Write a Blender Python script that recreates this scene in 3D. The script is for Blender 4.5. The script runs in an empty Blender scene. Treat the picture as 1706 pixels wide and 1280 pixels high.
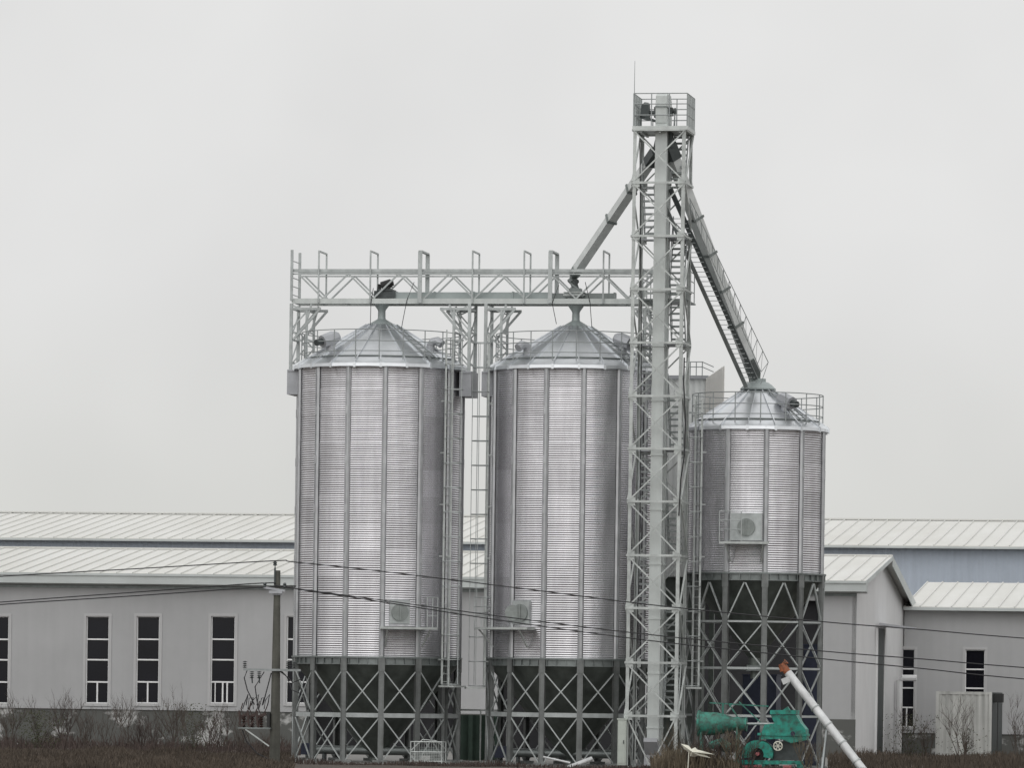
import bpy, math, random
from math import sin, cos, radians, pi, sqrt, tan
from mathutils import Vector, Matrix
random.seed(7)
C = bpy.context.scene
COL = C.collection

# ------------------------------------------------------------------ camera
F, CX, HY, CH, D0 = 9000.0, 853.0, 1150.0, 2.9, 210.0   # focal length in photo pixels, axis, eye height, distance
ROLL, ROT = radians(.8), radians(10)                    # camera roll; the yard is turned ten degrees
cam = bpy.data.objects.new('camera', bpy.data.cameras.new('camera'))
COL.objects.link(cam)
cam.location = (0, 0, CH)
cam.rotation_euler = (radians(90), -ROLL, 0)
cam.data.sensor_width = 36
cam.data.lens = F / 1706 * 36
cam.data.shift_y = (HY - 640) / 1706
cam.data.clip_start = 1
cam.data.clip_end = 5000
C.camera = cam

# ------------------------------------------------------------------ light
SUN_EL, SUN_AZ = radians(38), radians(-12)               # overcast, brighter behind the viewer
w = bpy.data.worlds.new('World'); C.world = w; w.use_nodes = True
nt = w.node_tree; nt.nodes.clear()
def wn(t): return nt.nodes.new(t)
sky = wn('ShaderNodeTexSky'); sky.sky_type = 'NISHITA'; sky.sun_disc = False
sky.sun_elevation = SUN_EL; sky.sun_rotation = radians(180) - SUN_AZ
sky.dust_density = 5
hs = wn('ShaderNodeHueSaturation'); hs.inputs['Saturation'].default_value = .06
tc = wn('ShaderNodeTexCoord'); sep = wn('ShaderNodeSeparateXYZ')
ramp = wn('ShaderNodeValToRGB'); r = ramp.color_ramp
r.elements[0].position = 0.0; r.elements[0].color = (.675, .68, .64, 1)
r.elements[1].position = .075; r.elements[1].color = (.775, .775, .77, 1)
e = r.elements.new(.5); e.color = (.95, .95, .95, 1)
e = r.elements.new(1); e.color = (1, 1, 1, 1)
noi = wn('ShaderNodeTexNoise'); noi.inputs['Scale'].default_value = 14; noi.inputs['Detail'].default_value = 3
mr = wn('ShaderNodeMapRange'); mr.inputs[1].default_value = .35; mr.inputs[2].default_value = .65; mr.inputs[3].default_value = 7.7; mr.inputs[4].default_value = 8.3
mul = wn('ShaderNodeMixRGB'); mul.blend_type = 'MULTIPLY'; mul.inputs[0].default_value = 1
mx = wn('ShaderNodeMixRGB'); mx.inputs[0].default_value = .93
bg = wn('ShaderNodeBackground'); bg.inputs[1].default_value = .125
out = wn('ShaderNodeOutputWorld')
L = nt.links.new
L(sky.outputs[0], hs.inputs['Color']); L(tc.outputs['Generated'], sep.inputs[0]); L(sep.outputs[2], ramp.inputs[0])
L(tc.outputs['Generated'], noi.inputs['Vector']); L(noi.outputs[0], mr.inputs[0])
L(ramp.outputs[0], mul.inputs[1]); L(mr.outputs[0], mul.inputs[2])
L(hs.outputs[0], mx.inputs[1]); L(mul.outputs[0], mx.inputs[2]); L(mx.outputs[0], bg.inputs[0]); L(bg.outputs[0], out.inputs[0])
sl = bpy.data.lights.new('sun', 'SUN'); sl.energy = 1.0; sl.angle = radians(110); sl.color = (1, .99, .975)
so = bpy.data.objects.new('sun', sl); COL.objects.link(so)
sd = Vector((sin(SUN_AZ) * cos(SUN_EL), -cos(SUN_AZ) * cos(SUN_EL), sin(SUN_EL)))
so.rotation_euler = sd.to_track_quat('Z', 'Y').to_euler()
C.view_settings.view_transform = 'Standard'; C.view_settings.look = 'None'
C.view_settings.gamma = 1; C.view_settings.exposure = 0
C.render.engine = 'CYCLES'

# ------------------------------------------------------------------ measuring
def site(x, y, b):
    """photo pixel -> (a, z) on the upright plane of the yard at depth b"""
    u, v = x - CX, y - HY
    c, s = cos(ROLL), sin(ROLL)
    u, v = u * c + v * s, -u * s + v * c
    k = u / F; cr, sr = cos(ROT), sin(ROT)
    a = (k * (D0 + b * cr) - b * sr) / (cr + k * sr)
    Y = D0 - a * sr + b * cr
    return a, CH - v * Y / F
def P(x, y, b):
    a, z = site(x, y, b); return Vector((a, b, z))
def world(a, b, z=0):
    return Vector((a * cos(ROT) + b * sin(ROT), D0 - a * sin(ROT) + b * cos(ROT), z))
def A(x, b, y=1150): return site(x, y, b)[0]
def Z(y, b, x=853): return site(x, y, b)[1]

# ------------------------------------------------------------------ materials
def mat(name, col, rough=.6, metal=0, var=.12, scale=3, bump=0, stretch=(1, 1, 1), col2=None, thr=None, streak=0, spec=None, tint=False):
    m = bpy.data.materials.new(name); m.use_nodes = True
    n = m.node_tree.nodes; l = m.node_tree.links
    b = n['Principled BSDF']
    t = n.new('ShaderNodeTexCoord'); mp = n.new('ShaderNodeMapping'); mp.inputs['Scale'].default_value = stretch
    l.new(t.outputs['Object'], mp.inputs[0])
    no = n.new('ShaderNodeTexNoise'); no.inputs['Scale'].default_value = scale; no.inputs['Detail'].default_value = 6
    no.inputs['Roughness'].default_value = .65
    l.new(mp.outputs[0], no.inputs['Vector'])
    cr = n.new('ShaderNodeValToRGB')
    lo = [c * (1 - var) for c in col] if col2 is None else col2
    hi = [min(1, c * (1 + var)) for c in col]
    if thr: cr.color_ramp.elements[0].position, cr.color_ramp.elements[1].position = thr
    else: cr.color_ramp.elements[0].position, cr.color_ramp.elements[1].position = .3, .7
    cr.color_ramp.elements[0].color = (*lo, 1); cr.color_ramp.elements[1].color = (*hi, 1)
    l.new(no.outputs[0], cr.inputs[0])
    src = cr.outputs[0]
    if streak:
        m2 = n.new('ShaderNodeMapping'); m2.inputs['Scale'].default_value = (2.2, 2.2, .12); l.new(t.outputs['Object'], m2.inputs[0])
        n2 = n.new('ShaderNodeTexNoise'); n2.inputs['Scale'].default_value = 1.6; n2.inputs['Detail'].default_value = 5
        l.new(m2.outputs[0], n2.inputs['Vector'])
        r2 = n.new('ShaderNodeMapRange'); r2.inputs[1].default_value = .35; r2.inputs[2].default_value = .7
        r2.inputs[3].default_value = 1; r2.inputs[4].default_value = 1 - streak; l.new(n2.outputs[0], r2.inputs[0])
        mm = n.new('ShaderNodeMixRGB'); mm.blend_type = 'MULTIPLY'; mm.inputs[0].default_value = 1
        l.new(src, mm.inputs[1]); l.new(r2.outputs[0], mm.inputs[2]); src = mm.outputs[0]
    if tint:
        at = n.new('ShaderNodeAttribute'); at.attribute_name = 'sheet_tone'
        m3 = n.new('ShaderNodeMixRGB'); m3.blend_type = 'MULTIPLY'; m3.inputs[0].default_value = 1
        l.new(src, m3.inputs[1]); l.new(at.outputs['Fac'], m3.inputs[2]); src = m3.outputs[0]
    l.new(src, b.inputs['Base Color'])
    b.inputs['Roughness'].default_value = rough; b.inputs['Metallic'].default_value = metal
    if spec is not None: b.inputs['Specular IOR Level'].default_value = spec
    if bump:
        bp = n.new('ShaderNodeBump'); bp.inputs['Strength'].default_value = bump; bp.inputs['Distance'].default_value = .02
        l.new(no.outputs[0], bp.inputs['Height']); l.new(bp.outputs[0], b.inputs['Normal'])
    return m
M = {}
M['galv'] = mat('galvanised_sheet', (.675, .668, .69), .25, .95, .10, 1.3, .0, (1, 1, .35), streak=.14, tint=True)
M['stiff'] = mat('galvanised_stiffener', (.5, .51, .52), .45, .85, .12, 2, streak=.12)
M['roof'] = mat('galvanised_roof_sheet', (.68, .7, .72), .3, .9, .1, 1.2)
M['darkgalv'] = mat('dull_galvanised_steel', (.22, .24, .235), .5, .8, .25, 2)
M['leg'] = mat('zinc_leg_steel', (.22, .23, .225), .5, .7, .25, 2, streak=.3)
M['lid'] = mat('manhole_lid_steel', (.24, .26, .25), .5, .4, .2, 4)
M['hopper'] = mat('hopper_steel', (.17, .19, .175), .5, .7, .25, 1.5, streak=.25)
M['steel'] = mat('silver_painted_steel', (.42, .445, .44), .45, .35, .2, 2.5, streak=.12)
M['whitesteel'] = mat('pale_painted_steel', (.49, .515, .50), .5, .25, .22, 2.5, streak=.15)
M['casing'] = mat('elevator_casing_paint', (.55, .58, .565), .5, .15, .1, 1.2, streak=.12)
M['greybox'] = mat('grey_sheet_box', (.40, .41, .43), .5, .3, .1, 2)
M['rail'] = mat('rail_steel', (.30, .32, .32), .5, .5, .15, 5)
M['chute'] = mat('zinc_chute_sheet', (.60, .62, .61), .45, .3, .12, 1.5, streak=.1)
M['conveyor'] = mat('conveyor_grey', (.33, .37, .365), .5, .3, .12, 1.5)
M['darksteel'] = mat('dark_machine_steel', (.07, .08, .08), .5, .4, .25, 4)
M['black'] = mat('black_rubber', (.02, .02, .02), .6, 0, .2, 4)
M['wall'] = mat('grey_wall_paint', (.415, .417, .42), .85, 0, .10, .16, 0, streak=.04)
M['gable'] = mat('white_gable_paint', (.66, .66, .66), .85, 0, .07, .25, streak=.04)
M['surround'] = mat('window_surround_plaster', (.46, .46, .46), .85, 0, .05, .4)
M['plinth'] = mat('flaking_cement_plinth', (.40, .40, .39), .9, 0, .1, .5, .3, (1, 1, 1.5), col2=(.105, .107, .10), thr=(.53, .60))
M['whiteroof'] = mat('white_roof_sheet', (.62, .62, .595), .5, 0, .05, .3, 0, (1, .25, 1), col2=(.54, .535, .495))
M['rib'] = mat('roof_seam', (.57, .57, .545), .5, 0, .06, .5)
M['fascia'] = mat('gutter_sheet', (.50, .53, .52), .5, .1, .14, .35)
M['bluewall'] = mat('blue_grey_cladding', (.42, .47, .54), .6, 0, .06, .5, streak=.1)
M['pane'] = mat('dark_window_glass', (.006, .006, .010), .12, 0, .3, .4, spec=.22)
M['frame'] = mat('white_window_frame', (.78, .78, .78), .5, 0, .05, 3)
M['dark'] = mat('shade_black', (.02, .02, .022), .9, 0, .3, 1)  # near-black standing in for the shade behind the silo legs
M['concrete'] = mat('concrete', (.27, .27, .25), .85, 0, .18, 3, .2, streak=.2)
M['polemoss'] = mat('mossy_pole_concrete', (.10, .10, .085), .9, 0, .3, 2, .2, streak=.4)
M['wire'] = mat('black_cable', (.02, .02, .022), .6, 0, .1, 3)
M['brown'] = mat('brown_insulator', (.04, .022, .018), .35, 0, .3, 6)
M['green'] = mat('green_machine_paint', (.018, .31, .235), .5, 0, .1, 5, .15, col2=(.03, .12, .09), thr=(.34, .56), streak=.45)
M['greendull'] = mat('dull_green_machine_paint', (.045, .25, .19), .65, 0, .1, 6, .15, col2=(.055, .10, .08), thr=(.36, .6), streak=.5)
M['auger'] = mat('worn_white_pipe', (.62, .63, .63), .45, .2, .14, 3, streak=.2)
M['orange'] = mat('orange_motor_paint', (.30, .085, .03), .7, 0, .1, 6, col2=(.10, .05, .03), thr=(.35, .6))
M['red'] = mat('faded_red_paint', (.42, .12, .13), .6, 0, .2, 5)
M['blue'] = mat('blue_paint', (.02, .026, .05), .6, 0, .2, 3)
M['cabinet'] = mat('pale_green_cabinet', (.50, .54, .49), .6, .1, .12, 2, streak=.2)
M['container'] = mat('weathered_white_container', (.54, .545, .52), .65, 0, .1, .9, streak=.35)
M['clad'] = mat('pale_cladding', (.78, .80, .785), .6, .1, .06, 1, streak=.1)
M['cladwarm'] = mat('warm_grey_cladding', (.68, .67, .64), .6, .0, .06, 1, streak=.1)
M['darkgreen'] = mat('dark_green_tarpaulin', (.035, .06, .045), .8, 0, .3, 1.5)
M['rag'] = mat('torn_white_plastic', (.66, .65, .56), .7, 0, .12, 6)
M['bark'] = mat('bare_twig_bark', (.075, .06, .05), .9, 0, .3, 6)
M['redtwig'] = mat('reddish_dead_stems', (.062, .045, .039), .9, 0, .5, .9)
M['brownweed'] = mat('dull_brown_stems', (.072, .056, .042), .9, 0, .5, .9)
M['straw'] = mat('dry_straw', (.13, .105, .072), .9, 0, .5, 1.6)
M['olive'] = mat('olive_leaves', (.055, .06, .03), .9, 0, .35, 2)
M['earth'] = mat('dry_brown_earth', (.07, .055, .045), .95, 0, .4, .35, .5)
M['pad'] = mat('dirty_concrete_yard', (.19, .185, .175), .95, 0, .2, .5, .2)

# ------------------------------------------------------------------ mesh builder
class MB:
    def __init__(s): s.v = []; s.f = []
    def add(s, vs, fs):
        o = len(s.v); s.v += [tuple(p) for p in vs]; s.f += [tuple(i + o for i in f) for f in fs]; return s
    def box(s, x0, x1, y0, y1, z0, z1):
        vs = [(x, y, z) for z in (z0, z1) for y in (y0, y1) for x in (x0, x1)]
        return s.add(vs, [(0, 2, 3, 1), (4, 5, 7, 6), (0, 1, 5, 4), (2, 6, 7, 3), (0, 4, 6, 2), (1, 3, 7, 5)])
    def bar(s, p, q, w=.06, h=None, up=(0, 0, 1), w2=None, h2=None):
        p, q = Vector(p), Vector(q); h = h or w; d = (q - p).normalized(); up = Vector(up)
        if abs(d.dot(up)) > .98: up = Vector((0, 1, 0))
        sx = d.cross(up).normalized(); sy = sx.cross(d).normalized()
        vs = []
        for o, ww, hh in ((p, w, h), (q, w2 or w, h2 or h)):
            for i, j in ((-1, -1), (1, -1), (1, 1), (-1, 1)): vs.append(o + sx * i * ww / 2 + sy * j * hh / 2)
        return s.add(vs, [(3, 2, 1, 0), (4, 5, 6, 7), (0, 1, 5, 4), (1, 2, 6, 5), (2, 3, 7, 6), (3, 0, 4, 7)])
    def tube(s, p, q, r=.03, n=8, r2=None): return s.path([p, q], r, n, [r, r if r2 is None else r2])
    def path(s, pts, r=.03, n=6, rs=None, closed=False):
        pts = [Vector(p) for p in pts]; N = len(pts); vs = []; fs = []
        ref = Vector((0, 0, 1))
        for i, p in enumerate(pts):
            if closed: d = pts[(i + 1) % N] - pts[i - 1]
            else: d = pts[min(i + 1, N - 1)] - pts[max(i - 1, 0)]
            d.normalize()
            rf = ref if abs(d.dot(ref)) < .95 else Vector((0.3, 1, 0)).normalized()
            a = d.cross(rf).normalized(); b = a.cross(d).normalized(); rr = rs[i] if rs else r
            vs += [p + a * rr * cos(2 * pi * k / n) + b * rr * sin(2 * pi * k / n) for k in range(n)]
        for i in range(N if closed else N - 1):
            j = (i + 1) % N
            fs += [(i * n + k, i * n + (k + 1) % n, j * n + (k + 1) % n, j * n + k) for k in range(n)]
        if not closed: fs += [tuple(range(n))[::-1], tuple((N - 1) * n + k for k in range(n))]
        return s.add(vs, fs)
    def lathe(s, prof, n=32, c=(0, 0, 0), axis='z', a0=0, faceted=False):
        """prof: (radius, height)"""
        vs = []; fs = []; c = Vector(c)
        for rr, h in prof:
            for k in range(n):
                t = 2 * pi * k / n + a0
                if axis == 'z': p = Vector((rr * sin(t), -rr * cos(t), h))
                elif axis == 'x': p = Vector((h, rr * cos(t), rr * sin(t)))
                else: p = Vector((rr * cos(t), h, rr * sin(t)))
                vs.append(c + p)
        for i in range(len(prof) - 1):
            fs += [(i * n + k, i * n + (k + 1) % n, (i + 1) * n + (k + 1) % n, (i + 1) * n + k) for k in range(n)]
        if prof[0][0] > 1e-4: fs.append(tuple(range(n))[::-1])
        if prof[-1][0] > 1e-4: fs.append(tuple((len(prof) - 1) * n + k for k in range(n)))
        return s.add(vs, fs)
    def prism(s, poly, d):
        """poly: 3-D points, extruded by vector d"""
        poly = [Vector(p) for p in poly]; d = Vector(d); n = len(poly)
        return s.add(poly + [p + d for p in poly], [tuple(range(n)), tuple(range(2 * n - 1, n - 1, -1))] +
                     [(i, n + i, n + (i + 1) % n, (i + 1) % n) for i in range(n)])
    def build(s, name, m, parent=None, off=None, ang=35, smooth=True):
        if off is None: off = OFF.get(parent.name, (0, 0, 0)) if parent else (0, 0, 0)
        me = bpy.data.meshes.new(name)
        me.from_pydata([(x - off[0], y - off[1], z - off[2]) for x, y, z in s.v], [], s.f)
        if smooth:
            me.polygons.foreach_set('use_smooth', [True] * len(me.polygons)); me.set_sharp_from_angle(angle=radians(ang))
        me.update()
        import bmesh
        bm = bmesh.new(); bm.from_mesh(me); bmesh.ops.recalc_face_normals(bm, faces=bm.faces); bm.to_mesh(me); bm.free()
        me.materials.append(m if not isinstance(m, str) else M[m])
        o = bpy.data.objects.new(name, me); COL.objects.link(o)
        if parent: o.parent = parent; OFF[o.name] = off
        return o
OFF = {}
def tag(o, label, cat, group=None):
    o['label'] = label; o['category'] = cat
    if group: o['group'] = group
    return o
def thing(name, label, cat, a, b, z=0, rot=-ROT, group=None, local=False):
    o = bpy.data.objects.new(name, None); COL.objects.link(o); o.empty_display_size = .3
    o.location = world(a, b, z); o.rotation_euler = (0, 0, rot)
    OFF[o.name] = (0, 0, 0) if local else (a, b, z)
    return tag(o, label, cat, group)
def struct(name, mb, m):
    o = mb.build(name, m); o['kind'] = 'structure'; o.location = world(0, 0); o.rotation_euler = (0, 0, -ROT); return o
def solo(name, mb, m, label, cat, a, b, group=None, **k):
    """a thing that is one mesh, its origin at its base"""
    o = mb.build(name, m, None, (a, b, 0), **k); o.location = world(a, b); o.rotation_euler = (0, 0, -ROT)
    return tag(o, label, cat, group)
def cp(r, deg, z): t = radians(deg); return Vector((r * sin(t), -r * cos(t), z))

# ------------------------------------------------------------------ ground
struct('ground', MB().add([(-1500, -260, 0), (1500, -260, 0), (1500, 2500, 0), (-1500, 2500, 0)], [(0, 1, 2, 3)]), 'earth')
struct('concrete_yard', MB().add([(A(440, -5), -5.0, .004), (A(1420, -5), -5.0, .004), (A(1400, 38), 39.9, .004), (A(440, 38), 39.9, .004)], [(0, 1, 2, 3)]), 'pad')

# ------------------------------------------------------------------ silos
def railing_ring(root, r, z0, h, posts, name='roof_railing', a0=0, a1=360, rails=(1, .62, .28)):
    mb = MB(); full = a1 - a0 >= 360
    n = 56
    for f in rails:
        pts = [cp(r, a0 + (a1 - a0) * k / n, z0 + h * f) for k in range(n if full else n + 1)]
        mb.path(pts, .019, 5, closed=full)
    for k in range(posts + (0 if full else 1)):
        t = a0 + (a1 - a0) * k / posts
        mb.tube(cp(r, t, z0 - .1), cp(r, t, z0 + h), .022, 5)
    return mb.build(name, 'rail', root)

def caged_ladder(root, r, phi, z0, z1, m='whitesteel', cage0=None):
    t = radians(phi); rad = Vector((sin(t), -cos(t), 0)); tan_ = Vector((cos(t), sin(t), 0))
    o = rad * r
    mb = MB()
    for s in (-1, 1): mb.bar(o + tan_ * s * .2 + Vector((0, 0, z0)), o + tan_ * s * .2 + Vector((0, 0, z1)), .055, .04)
    z = z0 + .15
    while z < z1: mb.tube(o - tan_ * .2 + Vector((0, 0, z)), o + tan_ * .2 + Vector((0, 0, z)), .014, 5); z += .3
    z = z0 + 1.0
    while z < z1 - 1.2:                                        # stand-off brackets
        for s in (-1, 1): mb.bar(o + tan_ * s * .2 + Vector((0, 0, z)), o + tan_ * s * .2 - rad * .22 + Vector((0, 0, z)), .05, .05)
        z += 2.0
    lad = mb.build('ladder', m, root)
    cg = MB(); c0 = cage0 or z0 + .05
    zs = []; z = c0
    while z < z1 - .2: zs.append(z); z += .95
    hoop = lambda z: [o + tan_ * .36 * sin(radians(q)) * (1.0) + rad * (.0 + .36 * (1 - cos(radians(q)))) * .95 + Vector((0, 0, z)) for q in range(-34, 0, 34)]
    def hoop(z):
        pts = []
        for q in range(-180, 181, 30):
            x = .34 * sin(radians(q * .78)); y = .36 + .36 * cos(radians(q * .78)) - .12
            pts.append(o + tan_ * x + rad * y + Vector((0, 0, z)))
        return pts
    for z in zs: cg.path(hoop(z), .018, 5)
    hp0, hp1 = hoop(c0), hoop(zs[-1])
    for k in (0, 3, 6, 9, 12): cg.path([hp0[k], hp1[k]], .014, 5)
    cg.build('ladder_cage', 'rail' if m == 'rail' else 'steel', lad)
    ft = MB()
    p = o + rad * .35 + Vector((0, 0, z0 - .03)); ft.bar(p - tan_ * .38, p + tan_ * .38, .75, .07)
    ft.build('ladder_landing', 'whitesteel', lad)
    return lad

def manhole(root, R, phi, z, open_lid, a0, a1, rail_side, pw=.4, ph=.42):
    t = radians(phi); rad = Vector((sin(t), -cos(t), 0)); tg = Vector((cos(t), sin(t), 0))
    mb = MB()
    nrm = [rad * R + tg * x + Vector((0, 0, zz)) for x, zz in ((-pw, -ph), (pw, -ph), (pw, ph + .05), (-pw, ph + .05))]
    mb.prism([p - rad * .12 for p in nrm], rad * .19)
    fr = mb.build('manhole', 'steel', root)
    def disc(c, n, r, th):
        n = n.normalized(); up = Vector((0, 0, 1)); s = n.cross(up).normalized()
        return [c + s * r * cos(2 * pi * k / 24) + up * r * sin(2 * pi * k / 24) for k in range(24)], n * th
    lm = MB(); c = rad * (R + .075) + Vector((0, 0, z * 0))
    poly, d = disc(rad * (R + .075) + Vector((0, 0, 0)), rad, .34, .06); lm.prism(poly, d)
    if open_lid:
        poly, d = disc(rad * (R + .18) + tg * open_lid, rad * .9 + tg * .5, .3, .05); lm.prism(poly, d)
    lm.bar(rad * (R + .15) + Vector((0, 0, -.3)), rad * (R + .15) + Vector((0, 0, .32)), .05)
    lm.build('manhole_lid', 'lid', fr)
    fr.location.z = z
    # platform below, spanning phi range a0..a1, with a rail at one end
    pm = MB(); zp = z - .56; n = 10
    ins = [cp(R + .05, a0 + (a1 - a0) * k / n, zp) for k in range(n + 1)]
    outs = [cp(R + .75, a0 + (a1 - a0) * k / n, zp) for k in range(n + 1)]
    pm.prism(ins + outs[::-1], (0, 0, -.09))
    for f in (.12, .88):
        q = a0 + (a1 - a0) * f
        pm.bar(cp(R + .68, q, zp - .09), cp(R + .06, q, zp - .75), .05)
    pl = pm.build('access_platform', 'whitesteel', root)
    rm = MB(); q0 = a0 if rail_side < 0 else a1; q1 = a0 + (a1 - a0) * (.45 if rail_side < 0 else .8)
    for h in (.45, .8, 1.15):
        rm.path([cp(R + .06, q0, zp + h), cp(R + .74, q0, zp + h)] + [cp(R + .74, q0 + (q1 - q0) * k / 5, zp + h) for k in range(1, 6)], .016, 5)
    for rr, q in ((R + .06, q0), (R + .74, q0), (R + .74, (q0 + q1) / 2), (R + .74, q1)):
        rm.tube(cp(rr, q, zp), cp(rr, q, zp + 1.15), .02, 5)
    rm.build('platform_railing', 'steel', pl)

def roof_vent(root, phi, r, z, kind):
    mb = MB(); t = radians(phi); rad = Vector((sin(t), -cos(t), 0)); o = rad * r
    if kind == 'drum':
        z -= .12
        mb.tube(o + Vector((0, 0, z - .2)), o + Vector((0, 0, z + .35)), .17, 12)
        c = o + Vector((0, 0, z + .55)); mb.path([c - rad * .34 + Vector((0, 0, .12)), c - rad * .1 + Vector((0, 0, .04)), c + rad * .4 - Vector((0, 0, .12))], .3, 8, [.2, .29, .26])
        v = mb.build('roof_vent', 'greybox', root)
        m2 = MB(); d = (rad * .8 - Vector((0, 0, .2))).normalized()
        m2.tube(c + d * .42, c + d * .72, .13, 10); m2.build('vent_motor', 'darksteel', v)
    else:
        mb.path([o + Vector((0, 0, z - .2)), o + Vector((0, 0, z + .12)), o + rad * .08 + Vector((0, 0, z + .26)), o + rad * .3 + Vector((0, 0, z + .3)), o + rad * .5 + Vector((0, 0, z + .16))], .17, 10)
        v = mb.build('roof_vent', 'greybox', root)

def make_silo(label, x_mid, y_ring, y_eave, r_px, eave_px, nst, npan, off_st, off_pan, y_cap, tiers, r_cap=.66, spout_top=None, group=None):
    a, _ = site(x_mid[0], x_mid[1], 0)
    root = thing('grain_silo', label, 'silo', a, 0, 0, rot=0, local=True, group=group)
    Y = world(a, 0).y; px = F / Y
    R = r_px / px; RE = eave_px / px
    zr = Z(y_ring, 0, x_mid[0]); ze = Z(y_eave, 0, x_mid[0]); zc = Z(y_cap, 0, x_mid[0])
    # corrugated wall
    pitch = .086; nw = int((ze - zr) / pitch); per = 6; n = 112; mb = MB(); vs = []; fs = []
    rows = nw * per + 1
    rng = random.Random(int(R * 1000) + int(a * 10))
    for i in range(rows):
        z = zr + (ze - zr) * i / (rows - 1); rr = R + .0108 * cos(2 * pi * i / per)
        ct = (i // (per * 12)) % 2
        rr += .006 * ct                                            # overlapping sheet courses
        for k in range(n): vs.append((rr * sin(2 * pi * k / n), -rr * cos(2 * pi * k / n), z))
    for i in range(rows - 1):
        fs += [(i * n + k, i * n + (k + 1) % n, (i + 1) * n + (k + 1) % n, (i + 1) * n + k) for k in range(n)]
    mb.v, mb.f = vs, fs
    cw = mb.build('corrugated_wall', 'galv', root, ang=180)
    at = cw.data.attributes.new('sheet_tone', 'FLOAT', 'FACE'); spn = 360 / nst; tones = {}
    vals = []
    for i in range(rows - 1):
        for k in range(n):
            key = (int((((k + .5) * 360 / n - off_st) % 360) // spn), i // (per * 12))
            if key not in tones: tones[key] = rng.uniform(.86, 1.06)
            vals.append(tones[key])
    at.data.foreach_set('value', vals)
    for k in range(nst):                                           # outside stiffeners, legs below them
        q = off_st + 360 * k / nst; t = radians(q); rad = Vector((sin(t), -cos(t), 0)); tg = Vector((cos(t), sin(t), 0))
        mb = MB(); o = rad * R
        for s in (-1, 1):
            mb.prism([o + tg * s * .035 + rad * .022 + Vector((0, 0, zr)), o + tg * s * .105 + rad * .022 + Vector((0, 0, zr)), o + tg * s * .105 + rad * .03 + Vector((0, 0, zr)), o + tg * s * .05 + rad * .095 + Vector((0, 0, zr)), o + tg * s * .035 + rad * .095 + Vector((0, 0, zr))], (0, 0, ze - zr))
        mb.prism([o + tg * -.036 + rad * .05 + Vector((0, 0, zr)), o + tg * .036 + rad * .05 + Vector((0, 0, zr)), o + tg * .036 + rad * .07 + Vector((0, 0, zr)), o - tg * .036 + rad * .07 + Vector((0, 0, zr))], (0, 0, ze - zr))
        z = zr
        while z < ze - .3:                                         # splice plates
            z += 1.9
            if z < ze - .3: mb.bar(o + rad * .1 + Vector((0, 0, z - .16)), o + rad * .1 + Vector((0, 0, z + .16)), .12, .012, up=rad)
        mb.build('wall_stiffener', 'stiff', root)
    # ring beam with stub plates
    mb = MB(); h = .30
    mb.lathe([(R - .1, zr - h), (R + .05, zr - h), (R + .05, zr - h + .04), (R + .01, zr - h + .04), (R + .01, zr - .05), (R + .1, zr - .05), (R + .1, zr + .02), (R - .1, zr + .02)], 112)
    for k in range(nst * 4):
        q = off_st + 360 * (k + .5) / nst / 4; mb.bar(cp(R + .04, q, zr - h + .03), cp(R + .04, q, zr - .05), .025, .07, up=cp(1, q, 0))
    mb.build('ring_beam', 'darkgalv', root)
    # hopper
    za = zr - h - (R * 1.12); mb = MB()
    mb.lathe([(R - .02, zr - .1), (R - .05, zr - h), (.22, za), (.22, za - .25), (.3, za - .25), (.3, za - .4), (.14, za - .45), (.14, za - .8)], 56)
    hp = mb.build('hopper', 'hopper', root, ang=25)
    mb = MB(); mb.box(-.3, .3, -.35, .35, za - .5, za - .28); mb.tube((.3, 0, za - .39), (.75, 0, za - .39), .05, 8); mb.build('slide_gate', 'darkgalv', hp)
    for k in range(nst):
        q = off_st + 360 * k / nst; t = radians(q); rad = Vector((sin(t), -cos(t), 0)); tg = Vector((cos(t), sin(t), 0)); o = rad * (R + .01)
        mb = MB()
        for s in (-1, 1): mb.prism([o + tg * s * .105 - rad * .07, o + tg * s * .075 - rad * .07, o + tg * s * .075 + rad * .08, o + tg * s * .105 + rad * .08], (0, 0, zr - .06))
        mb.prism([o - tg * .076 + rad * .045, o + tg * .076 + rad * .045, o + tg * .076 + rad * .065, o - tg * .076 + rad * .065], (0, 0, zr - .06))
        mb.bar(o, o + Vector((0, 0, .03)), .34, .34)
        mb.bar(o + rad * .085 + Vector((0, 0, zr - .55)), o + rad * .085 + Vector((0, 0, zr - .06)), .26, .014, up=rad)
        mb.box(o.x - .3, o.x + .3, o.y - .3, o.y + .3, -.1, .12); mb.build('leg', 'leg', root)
    for zt, zb, kind in tiers(zr - h, root, x_mid[0]):
        for k in range(nst):
            q0 = off_st + 360 * k / nst; q1 = q0 + 360 / nst; g = 1.6
            rr = R + .03
            if kind == 'X':
                MB().bar(cp(rr, q0 + g, zb), cp(rr, q1 - g, zt), .045, .045).build('brace', 'steel', root)
                MB().bar(cp(rr + .03, q1 - g, zb), cp(rr + .03, q0 + g, zt), .045, .045).build('brace', 'steel', root)
            elif kind == 'A':
                qm = (q0 + q1) / 2
                MB().bar(cp(rr, q0 + g, zb), cp(rr, qm - .5, zt), .06, .05).bar(cp(rr, q1 - g, zb), cp(rr, qm + .5, zt), .06, .05).build('brace', 'steel', root)
            else:
                MB().bar(cp(rr, q0 + g * .8, zt), cp(rr, q1 - g * .8, zt), .06, kind, up=(0, 0, 1)).build('horizontal_strut', 'steel', root)
    # roof: flat panels with raised seams
    mb = MB(); s = (zc - ze) / (RE - r_cap)
    zroof = lambda r: ze + .02 + (RE - r) * s
    vs = []; prof = [RE, RE * .86, r_cap - .1]
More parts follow.
